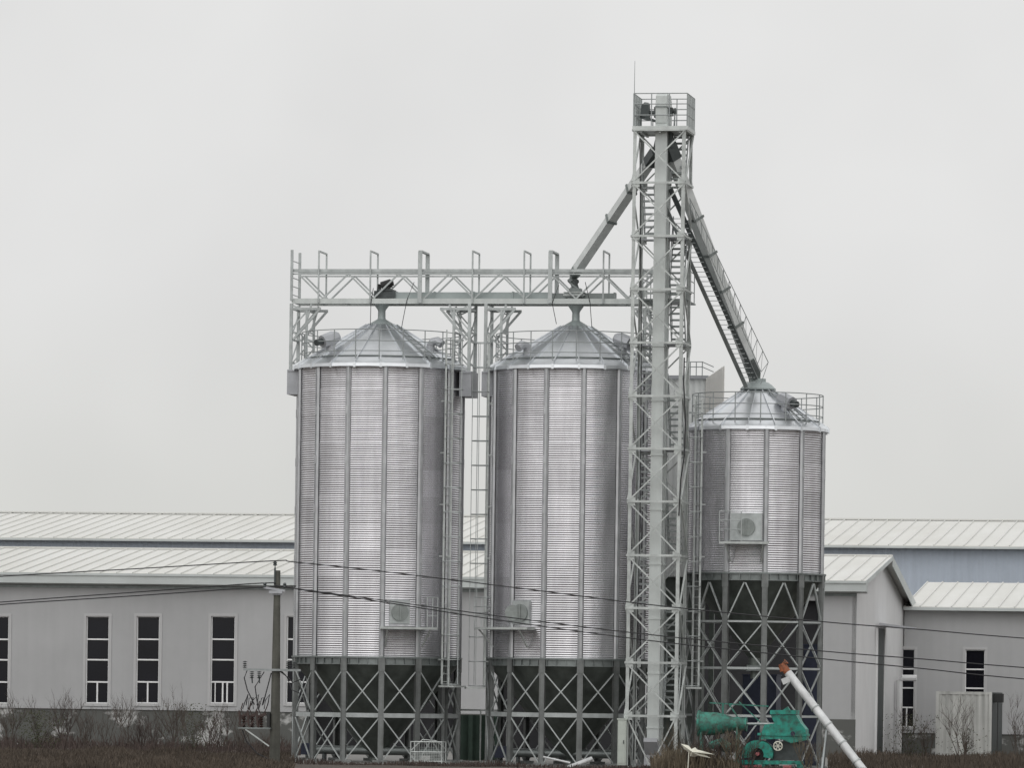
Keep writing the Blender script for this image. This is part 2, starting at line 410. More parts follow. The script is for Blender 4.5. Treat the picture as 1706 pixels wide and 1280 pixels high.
    for k in range(npan):
        q0 = off_pan + 360 * k / npan; q1 = q0 + 360 / npan
        v = [cp(rr, q, zroof(rr) + rng.uniform(-.008, .008)) for rr in prof for q in (q0, q1)]
        v += [cp(RE + .01, q, ze - .11) for q in (q0, q1)]
        mb.add(v, [(0, 1, 3, 2), (2, 3, 5, 4), (6, 7, 1, 0)])
        mb.bar(cp(RE, q0, zroof(RE) + .02), cp(r_cap - .05, q0, zroof(r_cap - .05) + .03), .05, .075, w2=.03)
        mb.bar(cp(RE + .01, q0, ze - .15), cp(RE + .01, q0, ze + .04), .09, .05, up=cp(1, q0, 0))
    mb.lathe([(R - .2, ze - .1), (R + .05, ze - .12), (RE, ze - .1)], 56)
    rf = mb.build('roof', 'roof', root, smooth=False)
    mb = MB()
    for f in (.86,):
        mb.path([cp(RE * f, off_pan + 360 * k / npan, zroof(RE * f) + .03) for k in range(npan)], .025, 5, closed=True)
    mb.build('roof_ring', 'darkgalv', rf)
    # cap and inlet
    mb = MB()
    if spout_top: mb.lathe([(r_cap + .06, zc - .07), (r_cap + .06, zc - .02), (.17, zc + .30), (.15, zc + .36), (.15, zc + .42)], 24)
    else: mb.lathe([(r_cap - .12, zc - .06), (r_cap - .12, zc + .06), (r_cap + .06, zc + .06), (r_cap + .07, zc + .11), (r_cap - .08, zc + .26), (.4, zc + .36), (.3, zc + .38), (.3, zc + .5)], 24)
    cap = mb.build('roof_cap', 'conveyor', root)
    if spout_top:
        zt = Z(spout_top, 0, x_mid[0])
        mb = MB(); mb.lathe([(.15, zc + .42), (.145, zc + .62), (.17, zc + .68), (.31, zt - .12), (.31, zt)], 16)
        mb.lathe([(.36, zt - .05), (.36, zt)], 16)
        mb.build('inlet_spout', 'conveyor', cap)
    rrail = RE * .91
    railing_ring(root, rrail, zroof(rrail) - .02, 1.15, npan)
    # roof ladder flat on the panels
    mb = MB()
    for q in (off_pan + 360 / npan * 2.35,):
        for sgn in (-1, 1): mb.bar(cp(RE * .95, q + sgn * 3.2, zroof(RE * .95) + .1), cp(r_cap + .1, q + sgn * 12, zroof(r_cap + .1) + .1), .04)
        for i in range(9):
            f = .95 - i * .08; rr = RE * f; w = .2 / rr * 57.3
            mb.bar(cp(rr, q - w, zroof(rr) + .11), cp(rr, q + w, zroof(rr) + .11), .03)
    mb.build('roof_steps', 'rail', root)
    return root, a, R, RE, zr, ze, zc, zroof

def tiers_tall(zr, root, x):
    z1 = Z(1192, 0, x)
    return [(zr - .25, z1 + .16, 'X'), (z1, z1, .17), (z1 - .12, .12, 'X')]
def tiers_short(zr, root, x):
    z1, z2, z3 = Z(1036, -2.5, x), Z(1114, -2.5, x), Z(1194, -2.5, x)
    return [(zr - .08, z1 + .08, 'A'), (z1, z1, .07), (z1 - .07, z2 + .08, 'X'), (z2, z2, .08), (z2 - .07, z3 + .08, 'X'), (z3, z3, .08), (z3 - .08, .1, 'X')]

s1, a1, R1, RE1, zr1, ze1, zc1, zf1 = make_silo('tall corrugated steel silo standing right beside the concrete utility pole', (628, 1097), 1096, 614, 138, 145.5, 14, 21, 4.6, 1.2, 545, tiers_tall, spout_top=503, group='tall corrugated silos')
caged_ladder(s1, R1 + .25, 51, Z(1143, 0, 740), Z(555, 0, 740))
manhole(s1, R1, 16.5, Z(1021, -3, 668), 0, 3, 37, 1)
roof_vent(s1, -52, 2.45, zf1(2.45), 'drum')
roof_vent(s1, 62, 2.2, zf1(2.2), 'goose')
s2, a2, R2, RE2, zr2, ze2, zc2, zf2 = make_silo('tall corrugated steel silo partly hidden by the lattice tower', (951.5, 1100), 1099, 617, 138.5, 145.5, 14, 21, 5.5, 1.8, 548, tiers_tall, spout_top=505, group='tall corrugated silos')
caged_ladder(s2, R2 + .16, -84, Z(1146, 0, 808), Z(560, 0, 808))
manhole(s2, R2, -37, Z(1022, -2.5, 870), -.3, -72, -26, -1)
roof_vent(s2, -48, 2.5, zf2(2.5), 'goose')
roof_vent(s2, 50, 2.35, zf2(2.35), 'drum')
s3, a3, R3, RE3, zr3, ze3, zc3, zf3 = make_silo('short steel silo on tall braced legs behind the green machines', (1258.5, 960), 957, 716, 113.5, 119.5, 11, 16, 5.2, -10.5, 653, tiers_short, r_cap=.62)
caged_ladder(s3, R3 + .25, -54, Z(1146, -2, 1170), Z(665, -2, 1170))
manhole(s3, R3, -10.5, Z(879, -2.6, 1240), 0, -27, 6, -1, .6, .5)
roof_vent(s3, 36, 1.7, zf3(1.7) - .12, 'drum')

# ------------------------------------------------------------------ conveyor gantry
gy0, gy1 = -.62, .62
gz_top, gz_bot = Z(451, gy0, 760), Z(502, gy0, 760)
ga0, ga1 = A(488, gy0, 450), A(1094, gy0, 450)
g = thing('conveyor_gantry', 'long horizontal lattice truss gantry bridging the tops of the two tall silos', 'gantry', ga0, 0)
for b in (gy0, gy1):
    MB().bar((ga0, b, gz_top), (ga1, b, gz_top), .10, .12).bar((ga0, b, gz_top - .13), (ga1, b, gz_top - .13), .05, .05).build('top_chord', 'steel', g)
    MB().bar((ga0, b, gz_bot), (ga1, b, gz_bot), .12, .2).build('bottom_chord', 'casing', g)
    a = A(497, gy0, 450); st = 1.0; up = True; k = 0
    while a + st < ga1 + .3:
        z0, z1 = (gz_top - .12, gz_bot + .1) if up else (gz_bot + .1, gz_top - .12)
        MB().bar((a, b, z0), (min(a + st, ga1), b, z1), .06, .06).build('diagonal', 'steel', g)
        a += st; up = not up
mb = MB(); a = ga0
while a < ga1: mb.bar((a, gy0, gz_bot - .02), (a, gy1, gz_bot - .02), .06, .1); a += 1.0
mb.build('deck_crossbar', 'steel', g)
mb = MB(); mb.box(ga0 + .1, ga1, .2, .58, gz_bot + .105, gz_bot + .14); mb.build('walkway_deck', 'greybox', g)
ztop = Z(420, gy0, 760)
for x, wd in ((530, .06), (616, .06), (699, .16), (786, .06), (872, .06), (916, .16), (1004, .06)):
    a = A(x + 2, gy0, 450); mb = MB()
    for b in (gy0 - .07 - wd / 2, gy1 + .07 + wd / 2): mb.bar((a, b, gz_bot - .08), (a, b, ztop), wd, .06, up=(0, 1, 0))
    mb.bar((a, gy0 - .12, ztop + .03), (a, gy1 + .12, ztop + .03), wd, .06)
    mb.build('hoop_frame', 'steel', g)
mb = MB()
for b in (gy0 - .1, gy1 + .1): mb.bar((ga0 - .02, b, gz_bot), (ga0 - .02, b, ztop + .08), .1, .08)
for i in range(5): mb.bar((ga0 - .02, gy0, gz_bot + .25 + i * .33), (ga0 - .02, gy1, gz_bot + .25 + i * .33), .03)
mb.build('end_ladder_frame', 'steel', g)
def support(x_out, y_bot, sgn, x_knee, dark):
    """lattice bracket standing on a box on the silo's shoulder; sgn=+1: the silo is to the right"""
    a = A(x_out, gy0, 510); zb = Z(y_bot, gy0, x_out); mb = MB()
    ai = a + sgn * .62
    for b in (gy0 - .05, gy1 + .05):
        mb.bar((a, b, zb), (a, b, gz_bot - .1), .12, .1)
        mb.bar((ai, b, zb + .2), (ai, b, gz_bot - .28), .09, .08)
        mb.bar((a, b, gz_bot - .3), (ai + sgn * .55, b, gz_bot - .3), .09, .1)
        ak = a + sgn * 1.15
        mb.bar((ak, b, gz_bot - .3), (a + sgn * .1, b, gz_bot - 1.5), .1, .08)
        mb.bar((ak - sgn * .35, b, gz_bot - .12), (ai - sgn * .1, b, gz_bot - 1.1), .07, .07)
        zz = zb + .2
        while zz < gz_bot - .9:
            mb.bar((a, b, zz), (ai, b, zz + .7), .05); mb.bar((ai, b, zz + .7), (a, b, zz + 1.4) if zz + 1.4 < gz_bot - .1 else (a, b, gz_bot - .15), .05); zz += 1.4
    for z in (zb + .3, zb + 1.2, gz_bot - .3, gz_bot - 1.2):
        mb.bar((a, gy0, z), (a, gy1, z), .06); mb.bar((ai, gy0, z), (ai, gy1, z), .06)
    for z0 in (zb + .3, zb + 1.3):
        mb.bar((a, gy0, z0), (a, gy1, z0 + .9), .045)
    sp = mb.build('support_bracket', 'steel', g)
    m2 = MB(); m2.box(min(a - sgn * .12, a + sgn * .36), max(a - sgn * .12, a + sgn * .36), gy0 - .12, gy1 + .12, zb - .95, zb + .02)
    m2.bar((a - .1 * sgn, gy0 - .14, zb - .02), (a + .3 * sgn, gy0 - .14, zb - .02), .05, .06)
    m2.build('bracket_box', 'greybox', sp)
support(486, 617, 1, 540, False)
support(783, 620, -1, 735, True)
support(810, 620, 1, 860, False)
support(1102, 622, -1, 1050, True)

# drag conveyor lying on the gantry
ca0, ca1 = A(660, 0, 495), A(1024, 0, 495); cz0, cz1 = Z(503, 0, 800) + .02, Z(488, 0, 800)
am = A(920, 0, 495)
cv = thing('drag_conveyor', 'enclosed grey drag conveyor trough lying along the gantry floor', 'conveyor', ca0, 0, gz_bot)
mb = MB(); mb.box(ca0 - .2, am, -.32, .12, cz0, cz1)
a = ca0
while a < am: mb.box(a, a + .05, -.36, .16, cz0 - .01, cz1 + .03); a += 1.55
mb.build('trough', 'conveyor', cv)
mb = MB(); mb.box(am, ca1, -.26, .06, cz0 + .05, cz1 - .03); mb.box(ca1, ca1 + .06, -.3, .1, cz0, cz1); mb.build('tail_section', 'darkgalv', cv)
ah0, ah1 = A(626, -.1, 490), A(661, -.1, 490); zh = Z(483, -.1, 640)
mb = MB(); mb.box(ah0, ah1, -.45, .25, cz0 + .1, zh - .06); mb.box(ah0 + .12, ah1 - .1, -.5, .3, zh - .06, zh); mb.build('drive_head', 'darksteel', cv)
mb = MB(); c = P(645, 476, -.1)
mb.tube(c - Vector((.22, 0, .02)), c + Vector((.16, 0, .1)), .17, 12); mb.tube(c + Vector((.16, 0, .1)), c + Vector((.24, 0, .12)), .12, 12)
mb.box(c.x - .12, c.x + .12, -.22, .02, zh, c.z - .05); mb.bar(c - Vector((.3, 0, -.05)), c - Vector((.32, 0, .25)), .08, .4)
mb.build('drive_motor', 'black', cv)
ai = A(959, -.1, 490)
mb = MB(); zi = [Z(q, -.1, 959) for q in (503, 497, 496, 489, 488, 481)]
mb.box(ai - .26, ai + .26, -.42, .22, zi[0], zi[1]); mb.box(ai - .38, ai + .38, -.5, .3, zi[2], zi[3]); mb.box(ai - .22, ai + .22, -.36, .16, zi[4], zi[5])
mb.build('inlet_box', 'darkgalv', cv)
mb = MB(); mb.box(ai - .42, ai + .42, -.54, .34, zi[2] + .06, zi[2] + .1); mb.box(ai - .41, ai + .41, -.53, .33, zi[3], zi[3] + .03); mb.build('inlet_flange', 'whitesteel', cv)
mb = MB()
for xs in ([(622, 480), (618, 505), (617, 545)], [(690, 470), (678, 500), (672, 530), (668, 552)], [(931, 475), (920, 505), (927, 540)], [(975, 470), (983, 505), (986, 545)]):
    MB().path([P(x, y, -.7) for x, y in xs], .014, 5).build('hanging_cable', 'wire', cv)

# ------------------------------------------------------------------ lattice tower
TB0, TB1 = -4.75, -2.78
ta0, ta1 = A(1049, TB0, 660), A(1136, TB0, 660)
levels = [Z(y, TB0, 1090) for y in (1194, 1105, 1014, 926, 836, 748, 660, 571, 482, 393, 304, 216)]
tw = thing('lattice_tower', 'tall slender pale lattice steel tower with a railed platform on top', 'tower', (ta0 + ta1) / 2, (TB0 + TB1) / 2)
TT = levels[-1]
for a in (ta0, ta1):
    for b in (TB0, TB1):
        mb = MB(); sa = 1 if a == ta0 else -1; sb = 1 if b == TB0 else -1
        mb.box(min(a, a + sa * .13), max(a, a + sa * .13), min(b, b + sb * .016), max(b, b + sb * .016), 0, TT)
        mb.box(min(a, a + sa * .016), max(a, a + sa * .016), min(b + sb * .017, b + sb * .13), max(b + sb * .017, b + sb * .13), 0, TT)
        mb.bar((a + sa * .05, b + sb * .05, 0), (a + sa * .05, b + sb * .05, .04), .4, .4)
        for z in levels[:-1]: mb.box(min(a - sa * .01, a + sa * .27), max(a - sa * .01, a + sa * .27), b - .014 if sb > 0 else b + .002, b - .002 if sb > 0 else b + .014, z - .16, z + .16)
        mb.build('tower_leg', 'whitesteel', tw)
zs = [0.05] + levels
for i, z in enumerate(levels):
    for p, q in (((ta0, TB0 - .03, z), (ta1, TB0 - .03, z)), ((ta0, TB1 + .03, z), (ta1, TB1 + .03, z)), ((ta0 - .03, TB0, z), (ta0 - .03, TB1, z)), ((ta1 + .03, TB0, z), (ta1 + .03, TB1, z))):
        MB().bar(p, q, .05, .085).build('tower_crossbar', 'whitesteel', tw)
amid = (ta0 + ta1) / 2
for i in range(len(levels)):
    z0, z1 = zs[i], zs[i + 1]
    for b in (TB0 - .02, TB1 + .02):
        if i == 0:
            segs = [((ta0 + .05, z1), (amid, z0)), ((ta1 - .05, z1), (amid, z0))]
        else:
            segs = [((ta0 + .05, z1 - .06), (ta1 - .05, z0 + .06)), ((ta0 + .05, z0 + .06), (ta1 - .05, z1 - .06))]
        for j, (p, q) in enumerate(segs):
            MB().bar((p[0], b + .012 * j, p[1]), (q[0], b + .012 * j, q[1]), .05, .058, up=(0, 1, 0)).build('tower_diagonal', 'whitesteel', tw)
    for a in (ta0 - .02, ta1 + .02):
        p, q = ((TB0, z0 + .05), (TB1, z1 - .05)) if i % 2 else ((TB1, z0 + .05), (TB0, z1 - .05))
        MB().bar((a, p[0], p[1]), (a, q[0], q[1]), .06).build('tower_diagonal', 'whitesteel', tw)
# stair flights, alternating right and left, with landings
for i in range(1, len(levels)):
    z0, z1 = levels[i - 1], levels[i]
    right = i in (1, 2, 4, 6, 8, 9, 11)
    x0, x1 = (ta1 - .68, ta1 - .14) if right else (ta0 + .22, ta0 + .68)
    b0, b1 = (TB1 - .15, TB1 - 1.0)
    if i % 2: b0, b1 = b1, b0
    mb = MB()
    for a in (x0, x1): mb.bar((a, b0, z0), (a, b1, z1), .035, .12)
    fl = mb.build('stair_flight', 'steel', tw)
    mb = MB(); n = 8
    for k in range(1, n + 1):
        f = k / (n + .5); b = b0 + (b1 - b0) * f; z = z0 + (z1 - z0) * f
        mb.box(x0 + .02, x1 - .02, b - .09, b + .09, z - .035, z + .035)
    mb.build('stair_tread', 'darkgalv' if right else 'rail', fl)
    mb = MB(); mb.path([(x0, b0, z0 + .9), (x0, b1, z1 + .9)], .02, 5); mb.path([(x0, b0, z0), (x0, b0, z0 + .9)], .018, 5); mb.path([(x0, b1, z1), (x0, b1, z1 + .9)], .018, 5)
    mb.build('stair_handrail', 'rail', fl)
    mb = MB(); mb.box(ta0 + .15, ta1 - .15, TB1 - .55, TB1 - .04, z1 - .035, z1); mb.box(amid + .25, ta1 - .15, TB0 + .3, TB1 - .55, z1 - .03, z1 - .002)
    if i in (5, 7, 9): mb.build('landing', 'greybox', tw)
# mid platform meeting the gantry walkway
mb = MB(); pz = Z(500, TB1, 1090); mb.box(ta0 + .1, ta1 - .1, TB1 - .7, TB1 + 2.1, pz - .05, pz)
pf = mb.build('gantry_landing', 'darkgalv', tw)
mb = MB()
for h in (.4, .8, 1.15): mb.path([(ta0 + .15, TB1 + 2, pz + h), (ta0 + .15, TB1, pz + h)], .02, 5); mb.path([(ta1 - .15, TB1 + 2, pz + h), (ta1 - .15, TB1, pz + h)], .02, 5)
for b in (TB1, TB1 + 1, TB1 + 2):
    for a in (ta0 + .15, ta1 - .15): mb.tube((a, b, pz), (a, b, pz + 1.2), .02, 5)
mb.build('landing_railing', 'rail', pf)
# top platform
tp0, tp1 = ta0 - .03, ta1 + .08
mb = MB(); mb.box(tp0, tp1, TB0 - .06, TB1 + .08, TT, TT + .14)
for a in (tp0 + .3, amid, tp1 - .3): mb.box(a - .04, a + .04, TB0 + .05, TB1 - .05, TT - .1, TT)
tpf = mb.build('top_platform', 'casing', tw)
mb = MB(); zt = TT + .14
for h in (.42, .84, 1.24): mb.path([(tp0 + .03, TB0, zt + h), (tp1 - .03, TB0, zt + h), (tp1 - .03, TB1, zt + h), (tp0 + .03, TB1, zt + h)], .02, 5, closed=True)
for k in range(4):
    a = tp0 + .03 + (tp1 - tp0 - .06) * k / 3
    for b in (TB0, TB1): mb.tube((a, b, zt), (a, b, zt + 1.24), .022, 5)
for k in range(1, 3):
    for a in (tp0 + .03, tp1 - .03): mb.tube((a, TB0 + (TB1 - TB0) * k / 3, zt), (a, TB0 + (TB1 - TB0) * k / 3, zt + 1.24), .022, 5)
trl = mb.build('platform_railing', 'rail', tpf)
mb = MB()                                                       # wire mesh on the side rails
for a in (tp0 + .03, tp1 - .03):
    for k in range(1, 26): b = TB0 + (TB1 - TB0) * k / 26; mb.path([(a, b, zt + .02), (a, b, zt + 1.22)], .008, 4)
    for k in range(1, 14): z = zt + 1.24 * k / 14; mb.path([(a, TB0, z), (a, TB1, z)], .006, 4)
mb.build('mesh_infill', 'steel', tpf)
mb = MB(); mb.tube((tp0 + .05, TB0, zt), (tp0 + .05, TB0, Z(101, TB0, 1058)), .022, 6, .009); mb.build('lightning_rod', 'rail', tw)
mb = MB(); mb.path([P(x, y, TB0 - .12) for x, y in ((1140, 596), (1139, 640), (1142, 700), (1140, 760), (1134, 800), (1131, 860))], .03, 6)
mb.path([(ta0 + .3, TB0 + .3, 0.3), (ta0 + .42, TB0 + .3, 9), (ta0 + .38, TB0 + .3, 16), (ta0 + .2, TB0 + .3, TT)], .022, 6)
mb.build('power_cable', 'wire', tw)

# ------------------------------------------------------------------ bucket elevator
ea = A(1098, -4.3, 500); EB = -4.2
el = thing('bucket_elevator', 'pale grey twin trunk bucket elevator rising inside the lattice tower', 'elevator', ea, EB)
ztt = Z(205, EB, 1100)
zbt = .9
for j, b in enumerate((EB, EB + .85)):
    mb = MB(); mb.box(ea - .225, ea + .225, b - .17, b + .17, zbt, ztt)
    z = zbt + .6
    while z < ztt - .3: mb.box(ea - .25, ea + .25, b - .2, b + .2, z, z + .06); z += 2.07
    mb.build('trunk', 'casing', el)
mb = MB(); mb.box(ea - .3, ea + .3, EB - .3, EB + 1.15, .1, zbt); mb.prism([(ea - .26, EB - .3, .5), (ea - .26, EB - .75, 1.0), (ea - .26, EB - .75, 1.15), (ea - .26, EB - .3, .95)], (.52, 0, 0)); mb.build('boot', 'greybox', el)
zhead = Z(156, EB, 1100)
mb = MB(); pr = [(ea - .21, EB - .22, ztt), (ea - .21, EB - .3, zhead - .5), (ea - .21, EB - .24, zhead - .1), (ea - .21, EB + .0, zhead + .0), (ea - .21, EB + .85, zhead), (ea - .21, EB + 1.1, zhead - .25), (ea - .21, EB + 1.15, ztt)]
mb.prism(pr, (.42, 0, 0)); hd = mb.build('head', 'casing', el)
mb = MB(); mb.box(ea - .225, ea + .225, EB - .315, EB + 1.17, zhead - .55, zhead - .49); mb.build('head_flange', 'darkgalv', hd)
mb = MB(); c = P(1075, 184, EB + .4)
mb.prism([c + Vector((-.17, -.2, -.28)), c + Vector((-.12, -.2, .2)), c + Vector((0, -.2, .3)), c + Vector((.15, -.2, .28)), c + Vector((.18, -.2, -.3))], (0, .4, 0))
mb.tube(c + Vector((.15, 0, -.1)), Vector((ea - .2, EB + .4, c.z - .1)), .1, 10)
mb.prism([c + Vector((-.17, -.2, -.3)), c + Vector((.5, -.2, -.46)), c + Vector((.5, -.2, -.38)), c + Vector((-.17, -.2, -.22))], (0, .4, 0))
mb.bar(c + Vector((-.16, 0, -.3)), (c.x - .16, c.y, TT + .14), .03); mb.bar(c + Vector((.3, 0, -.3)), (c.x + .3, c.y, TT + .14), .03)
mb.box(ea - .34, ea - .21, EB + .2, EB + .6, c.z - .28, c.z + .12)
mb.build('drive_motor', 'darksteel', el)
mb = MB(); mb.tube((ea + .2, EB + .4, c.z - .04), (ea + .48, EB + .4, c.z - .04), .06, 8); mb.box(ea + .21, ea + .36, EB + .2, EB + .6, c.z - .2, c.z + .1)
mb.tube((ea + .41, EB + .4, c.z - .04), (ea + .47, EB + .4, c.z - .04), .14, 10)
mb.build('shaft_bearing', 'darksteel', el)
mb = MB(); p = P(1104, 236, -4.0)
mb.prism([(ea - .2, EB + .2, ztt - .2), (ea + .3, EB + .2, ztt - .2), (ea + .45, EB + .2, ztt - .9), (ea - .35, EB + .2, ztt - .9)], (0, .45, 0))
mb.build('discharge_splitter', 'darksteel', el)

# ------------------------------------------------------------------ chutes
def chute(label, pts, wd, m, collars, off, end):
    root = thing('grain_chute', label, 'chute', off.x, off.y, 0, group='sloping grain chutes')
    mb = MB()
    p, q = pts[0], pts[1]; d = (q - p).normalized()
    up = (Vector((0, 1, 0)) + d.cross(Vector((0, 1, 0)))).normalized()
    mb.bar(p, q, wd, wd, up=up); mb.build('pipe', m, root)
    for f in collars:
        c = p + (q - p) * f; MB().bar(c - d * .045, c + d * .045, wd + .09, wd + .09, up=up).build('collar', 'darkgalv', root)
    mb = MB(); mb.bar(p - d * .3, p + d * .35, wd + .08, wd + .08, up=up); mb.build('gate_box', 'darksteel', root)
    end(root, q, d)
    return root
def end_l(root, q, d):
    mb = MB(); e = P(957, 481, -.1)
    mb.path([q - d * .1, q + d * .22, q + d * .35 + Vector((0, 0, -.12)), e + Vector((0, 0, .25)), e], .19, 8, [.22, .22, .2, .19, .2])
    mb.build('elbow', 'darkgalv', root)
def end_r(root, q, d):
    mb = MB(); e = P(1257, 641, 0)
    mb.path([q - d * .6, q, e + Vector((0, 0, .18)), e - Vector((0, 0, .1))], .28, 4, [.3, .36, .24, .24])
    mb.build('outlet_hopper', 'darkgalv', root)
pl0, pl1 = P(1088, 262, -3.95), P(960, 452, -.1)
chute('sloping steel chute running down left from the tower to the gantry', [pl0, pl1], .33, 'chute', (.28, .54), Vector((pl1.x, -.1, 0)), end_l)
pr0, pr1 = P(1117, 252, -3.7), P(1256, 622, -.05)
chute('sloping steel chute running down right from the tower to the short silo', [pr0, pr1], .39, 'chute', (.3, .46, .62, .78), Vector((pr1.x, 0, 0)), end_r)

wk = thing('inclined_walkway', 'steep ladder walkway with thin handrail slanting beside the right hand chute', 'walkway', a3 - .4, -.9)
w0, w1 = P(1107, 340, -3.6), P(1243, 645, -.9); v0, v1 = P(1117, 315, -3.6), P(1259, 632, -.9)
MB().bar(w0, w1, .14, .2, up=(0, 1, 0)).build('stringer', 'darkgalv', wk)
MB().bar(v0, v1, .17, .24, up=(0, 1, 0)).build('stringer', 'darksteel', wk)
n = 38
for k in range(3, n):
    f = k / n; p = w0 + (w1 - w0) * f; q = v0 + (v1 - v0) * f; q = q + (q - p) * .0
    tz = p + Vector((q.x - p.x, 0, 0)); tz.x = p.x + .52
    MB().bar(p, tz, .025).build('rung', 'rail', wk)
h0, h1 = P(1149, 330, -3.4), P(1280, 604, -.7)
mb = MB(); mb.path([h0, h1, P(1267, 641, -.7)], .016, 5); hl = P(1150, 352, -3.4); hl1 = P(1268, 620, -.7)
mb.path([hl, hl1], .012, 5)
for k in range(15):
    f = k / 14; c0 = h0 + (h1 - h0) * f; mb.path([c0, hl + (hl1 - hl) * min(1, f + .02)], .012, 5); 
    if k < 14: mb.path([c0, hl + (hl1 - hl) * (f + .07)], .008, 4)
mb.build('handrail', 'rail', wk)

# ------------------------------------------------------------------ clad work house behind the tower
wa0, wa1 = A(1070, 4.5, 700), A(1176, 4.5, 632); wz1, wz0 = Z(632, 4.5, 1160), Z(962, 4.5, 1160)
wh = thing('work_house', 'narrow pale clad process house squeezed behind the tower and short silo', 'building', (wa0 + wa1) / 2, 6)
def corr_panel(mb, a0, a1, b, z0, z1, pitch=.25, dep=.035, flip=1):
    n = max(2, int((a1 - a0) / pitch)); vs = []
    for k in range(n * 4 + 1):
        a = a0 + (a1 - a0) * k / (n * 4); off = (0, dep, dep, 0)[k % 4] * flip
        vs += [(a, b - off, z0), (a, b - off, z1)]
    mb.add(vs, [(2 * k, 2 * k + 2, 2 * k + 3, 2 * k + 1) for k in range(n * 4)])
mb = MB(); corr_panel(mb, wa0, wa1, 4.5, wz0, wz1); mb.box(wa0 + .01, wa1 - .01, 4.51, 8, wz0 + .01, wz1 - .01); mb.build('wall', 'clad', wh)
mb = MB(); mb.box(wa0 - .1, wa1 + .1, 4.35, 8.1, wz1, wz1 + .14); mb.build('roof', 'greybox', wh)
wg = P(1206, 610, 4.25); wl = Z(720, 4.4, 1190)
mb = MB(); mb.prism([(wa1, 4.4, wz1), (wg.x, 4.25, wg.z), (wg.x, 4.25, wl), (wa1, 4.4, wl)], (.02, .06, 0))
for k in range(1, 12):
    f = k / 12; a = wa1 + (wg.x - wa1) * f; b = 4.38 - .15 * f; mb.bar((a, b - .01, wl), (a, b - .01, wz1 + (wg.z - wz1) * f), .05, .03)
mb.build('wing_panel', 'cladwarm', wh)
mb = MB(); ra0, ra1 = A(1140, 4.6, 615), A(1170, 4.6, 615); rz = wz1 + .14
for h in (.35, .55): mb.path([(ra0, 4.6, rz + h), (ra1, 4.6, rz + h), (ra1, 7.8, rz + h)], .02, 5)
for k in range(4): mb.tube((ra0 + (ra1 - ra0) * k / 3, 4.6, rz), (ra0 + (ra1 - ra0) * k / 3, 4.6, rz + .55), .02, 5)
mb.build('roof_railing', 'rail', wh)
mb = MB()
for a in (wa0 + .1, wa1 - .1):
    for b in (4.6, 7.9): mb.box(a - .1, a + .1, b - .1, b + .1, 0, wz0)
mb.box(wa0 + .3, wa1 - .3, 5.2, 7.4, 0, wz0 - .01); mb.build('lower_frame', 'hopper', wh)

# ------------------------------------------------------------------ buildings
def wall_holes(mb, a0, a1, z0, z1, b, holes, th=.22):
    xs = sorted({a0, a1, *[h[0] for h in holes], *[h[1] for h in holes]}); xs = [x for x in xs if a0 <= x <= a1]
    zz = sorted({z0, z1, *[h[2] for h in holes], *[h[3] for h in holes]})
    for i in range(len(xs) - 1):
        for j in range(len(zz) - 1):
            cx, cz = (xs[i] + xs[i + 1]) / 2, (zz[j] + zz[j + 1]) / 2
            if any(h[0] < cx < h[1] and h[2] < cz < h[3] for h in holes): continue
            mb.add([(xs[i], b, zz[j]), (xs[i + 1], b, zz[j]), (xs[i + 1], b, zz[j + 1]), (xs[i], b, zz[j + 1])], [(0, 1, 2, 3)])
    for h in holes:
        x0, x1, q0, q1 = h
        mb.add([(x0, b, q0), (x1, b, q0), (x1, b, q1), (x0, b, q1), (x0, b + th, q0), (x1, b + th, q0), (x1, b + th, q1), (x0, b + th, q1)],
               [(0, 1, 5, 4), (2, 3, 7, 6), (1, 2, 6, 5), (3, 0, 4, 7)])
def window(root, a0, a1, z0, z1, b, rows, split=True, lw=.05, extra=False):
    mb = MB(); mb.box(a0 + .01, a1 - .01, b + .14, b + .15, z0 + .01, z1 - .01)
    wn_ = MB(); f = .045
    wn_.box(a0, a0 + f, b + .06, b + .13, z0, z1); wn_.box(a1 - f, a1, b + .06, b + .13, z0, z1)
    wn_.box(a0 + f, a1 - f, b + .06, b + .13, z0, z0 + f); wn_.box(a0 + f, a1 - f, b + .06, b + .13, z1 - f, z1)
    for r_ in rows: wn_.box(a0 + f, a1 - f, b + .065, b + .125, z0 + (z1 - z0) * r_ - .035, z0 + (z1 - z0) * r_ + .035)
    if split:
        am = (a0 + a1) / 2; wn_.box(am - .035, am + .035, b + .07, b + .12, z0 + f, z0 + (z1 - z0) * rows[0] - .035)
        if extra: wn_.box(am + .18, am + .25, b + .07, b + .12, z0 + f, z0 + (z1 - z0) * rows[0] - .035); wn_.box(am - .38, am - .34, b + .07, b + .12, z0 + f, z0 + (z1 - z0) * rows[0] - .035)
    sr = MB(); t = .13
    sr.box(a0 - t, a0, b - .03, b + .05, z0 - t, z1 + t); sr.box(a1, a1 + t, b - .03, b + .05, z0 - t, z1 + t)
    sr.box(a0, a1, b - .03, b + .05, z1, z1 + t); sr.box(a0, a1, b - .06, b + .05, z0 - t, z0)
    wo = wn_.build('window', 'frame', root); mb.build('window_pane', 'pane', wo); sr.build('window_surround', 'surround', wo)
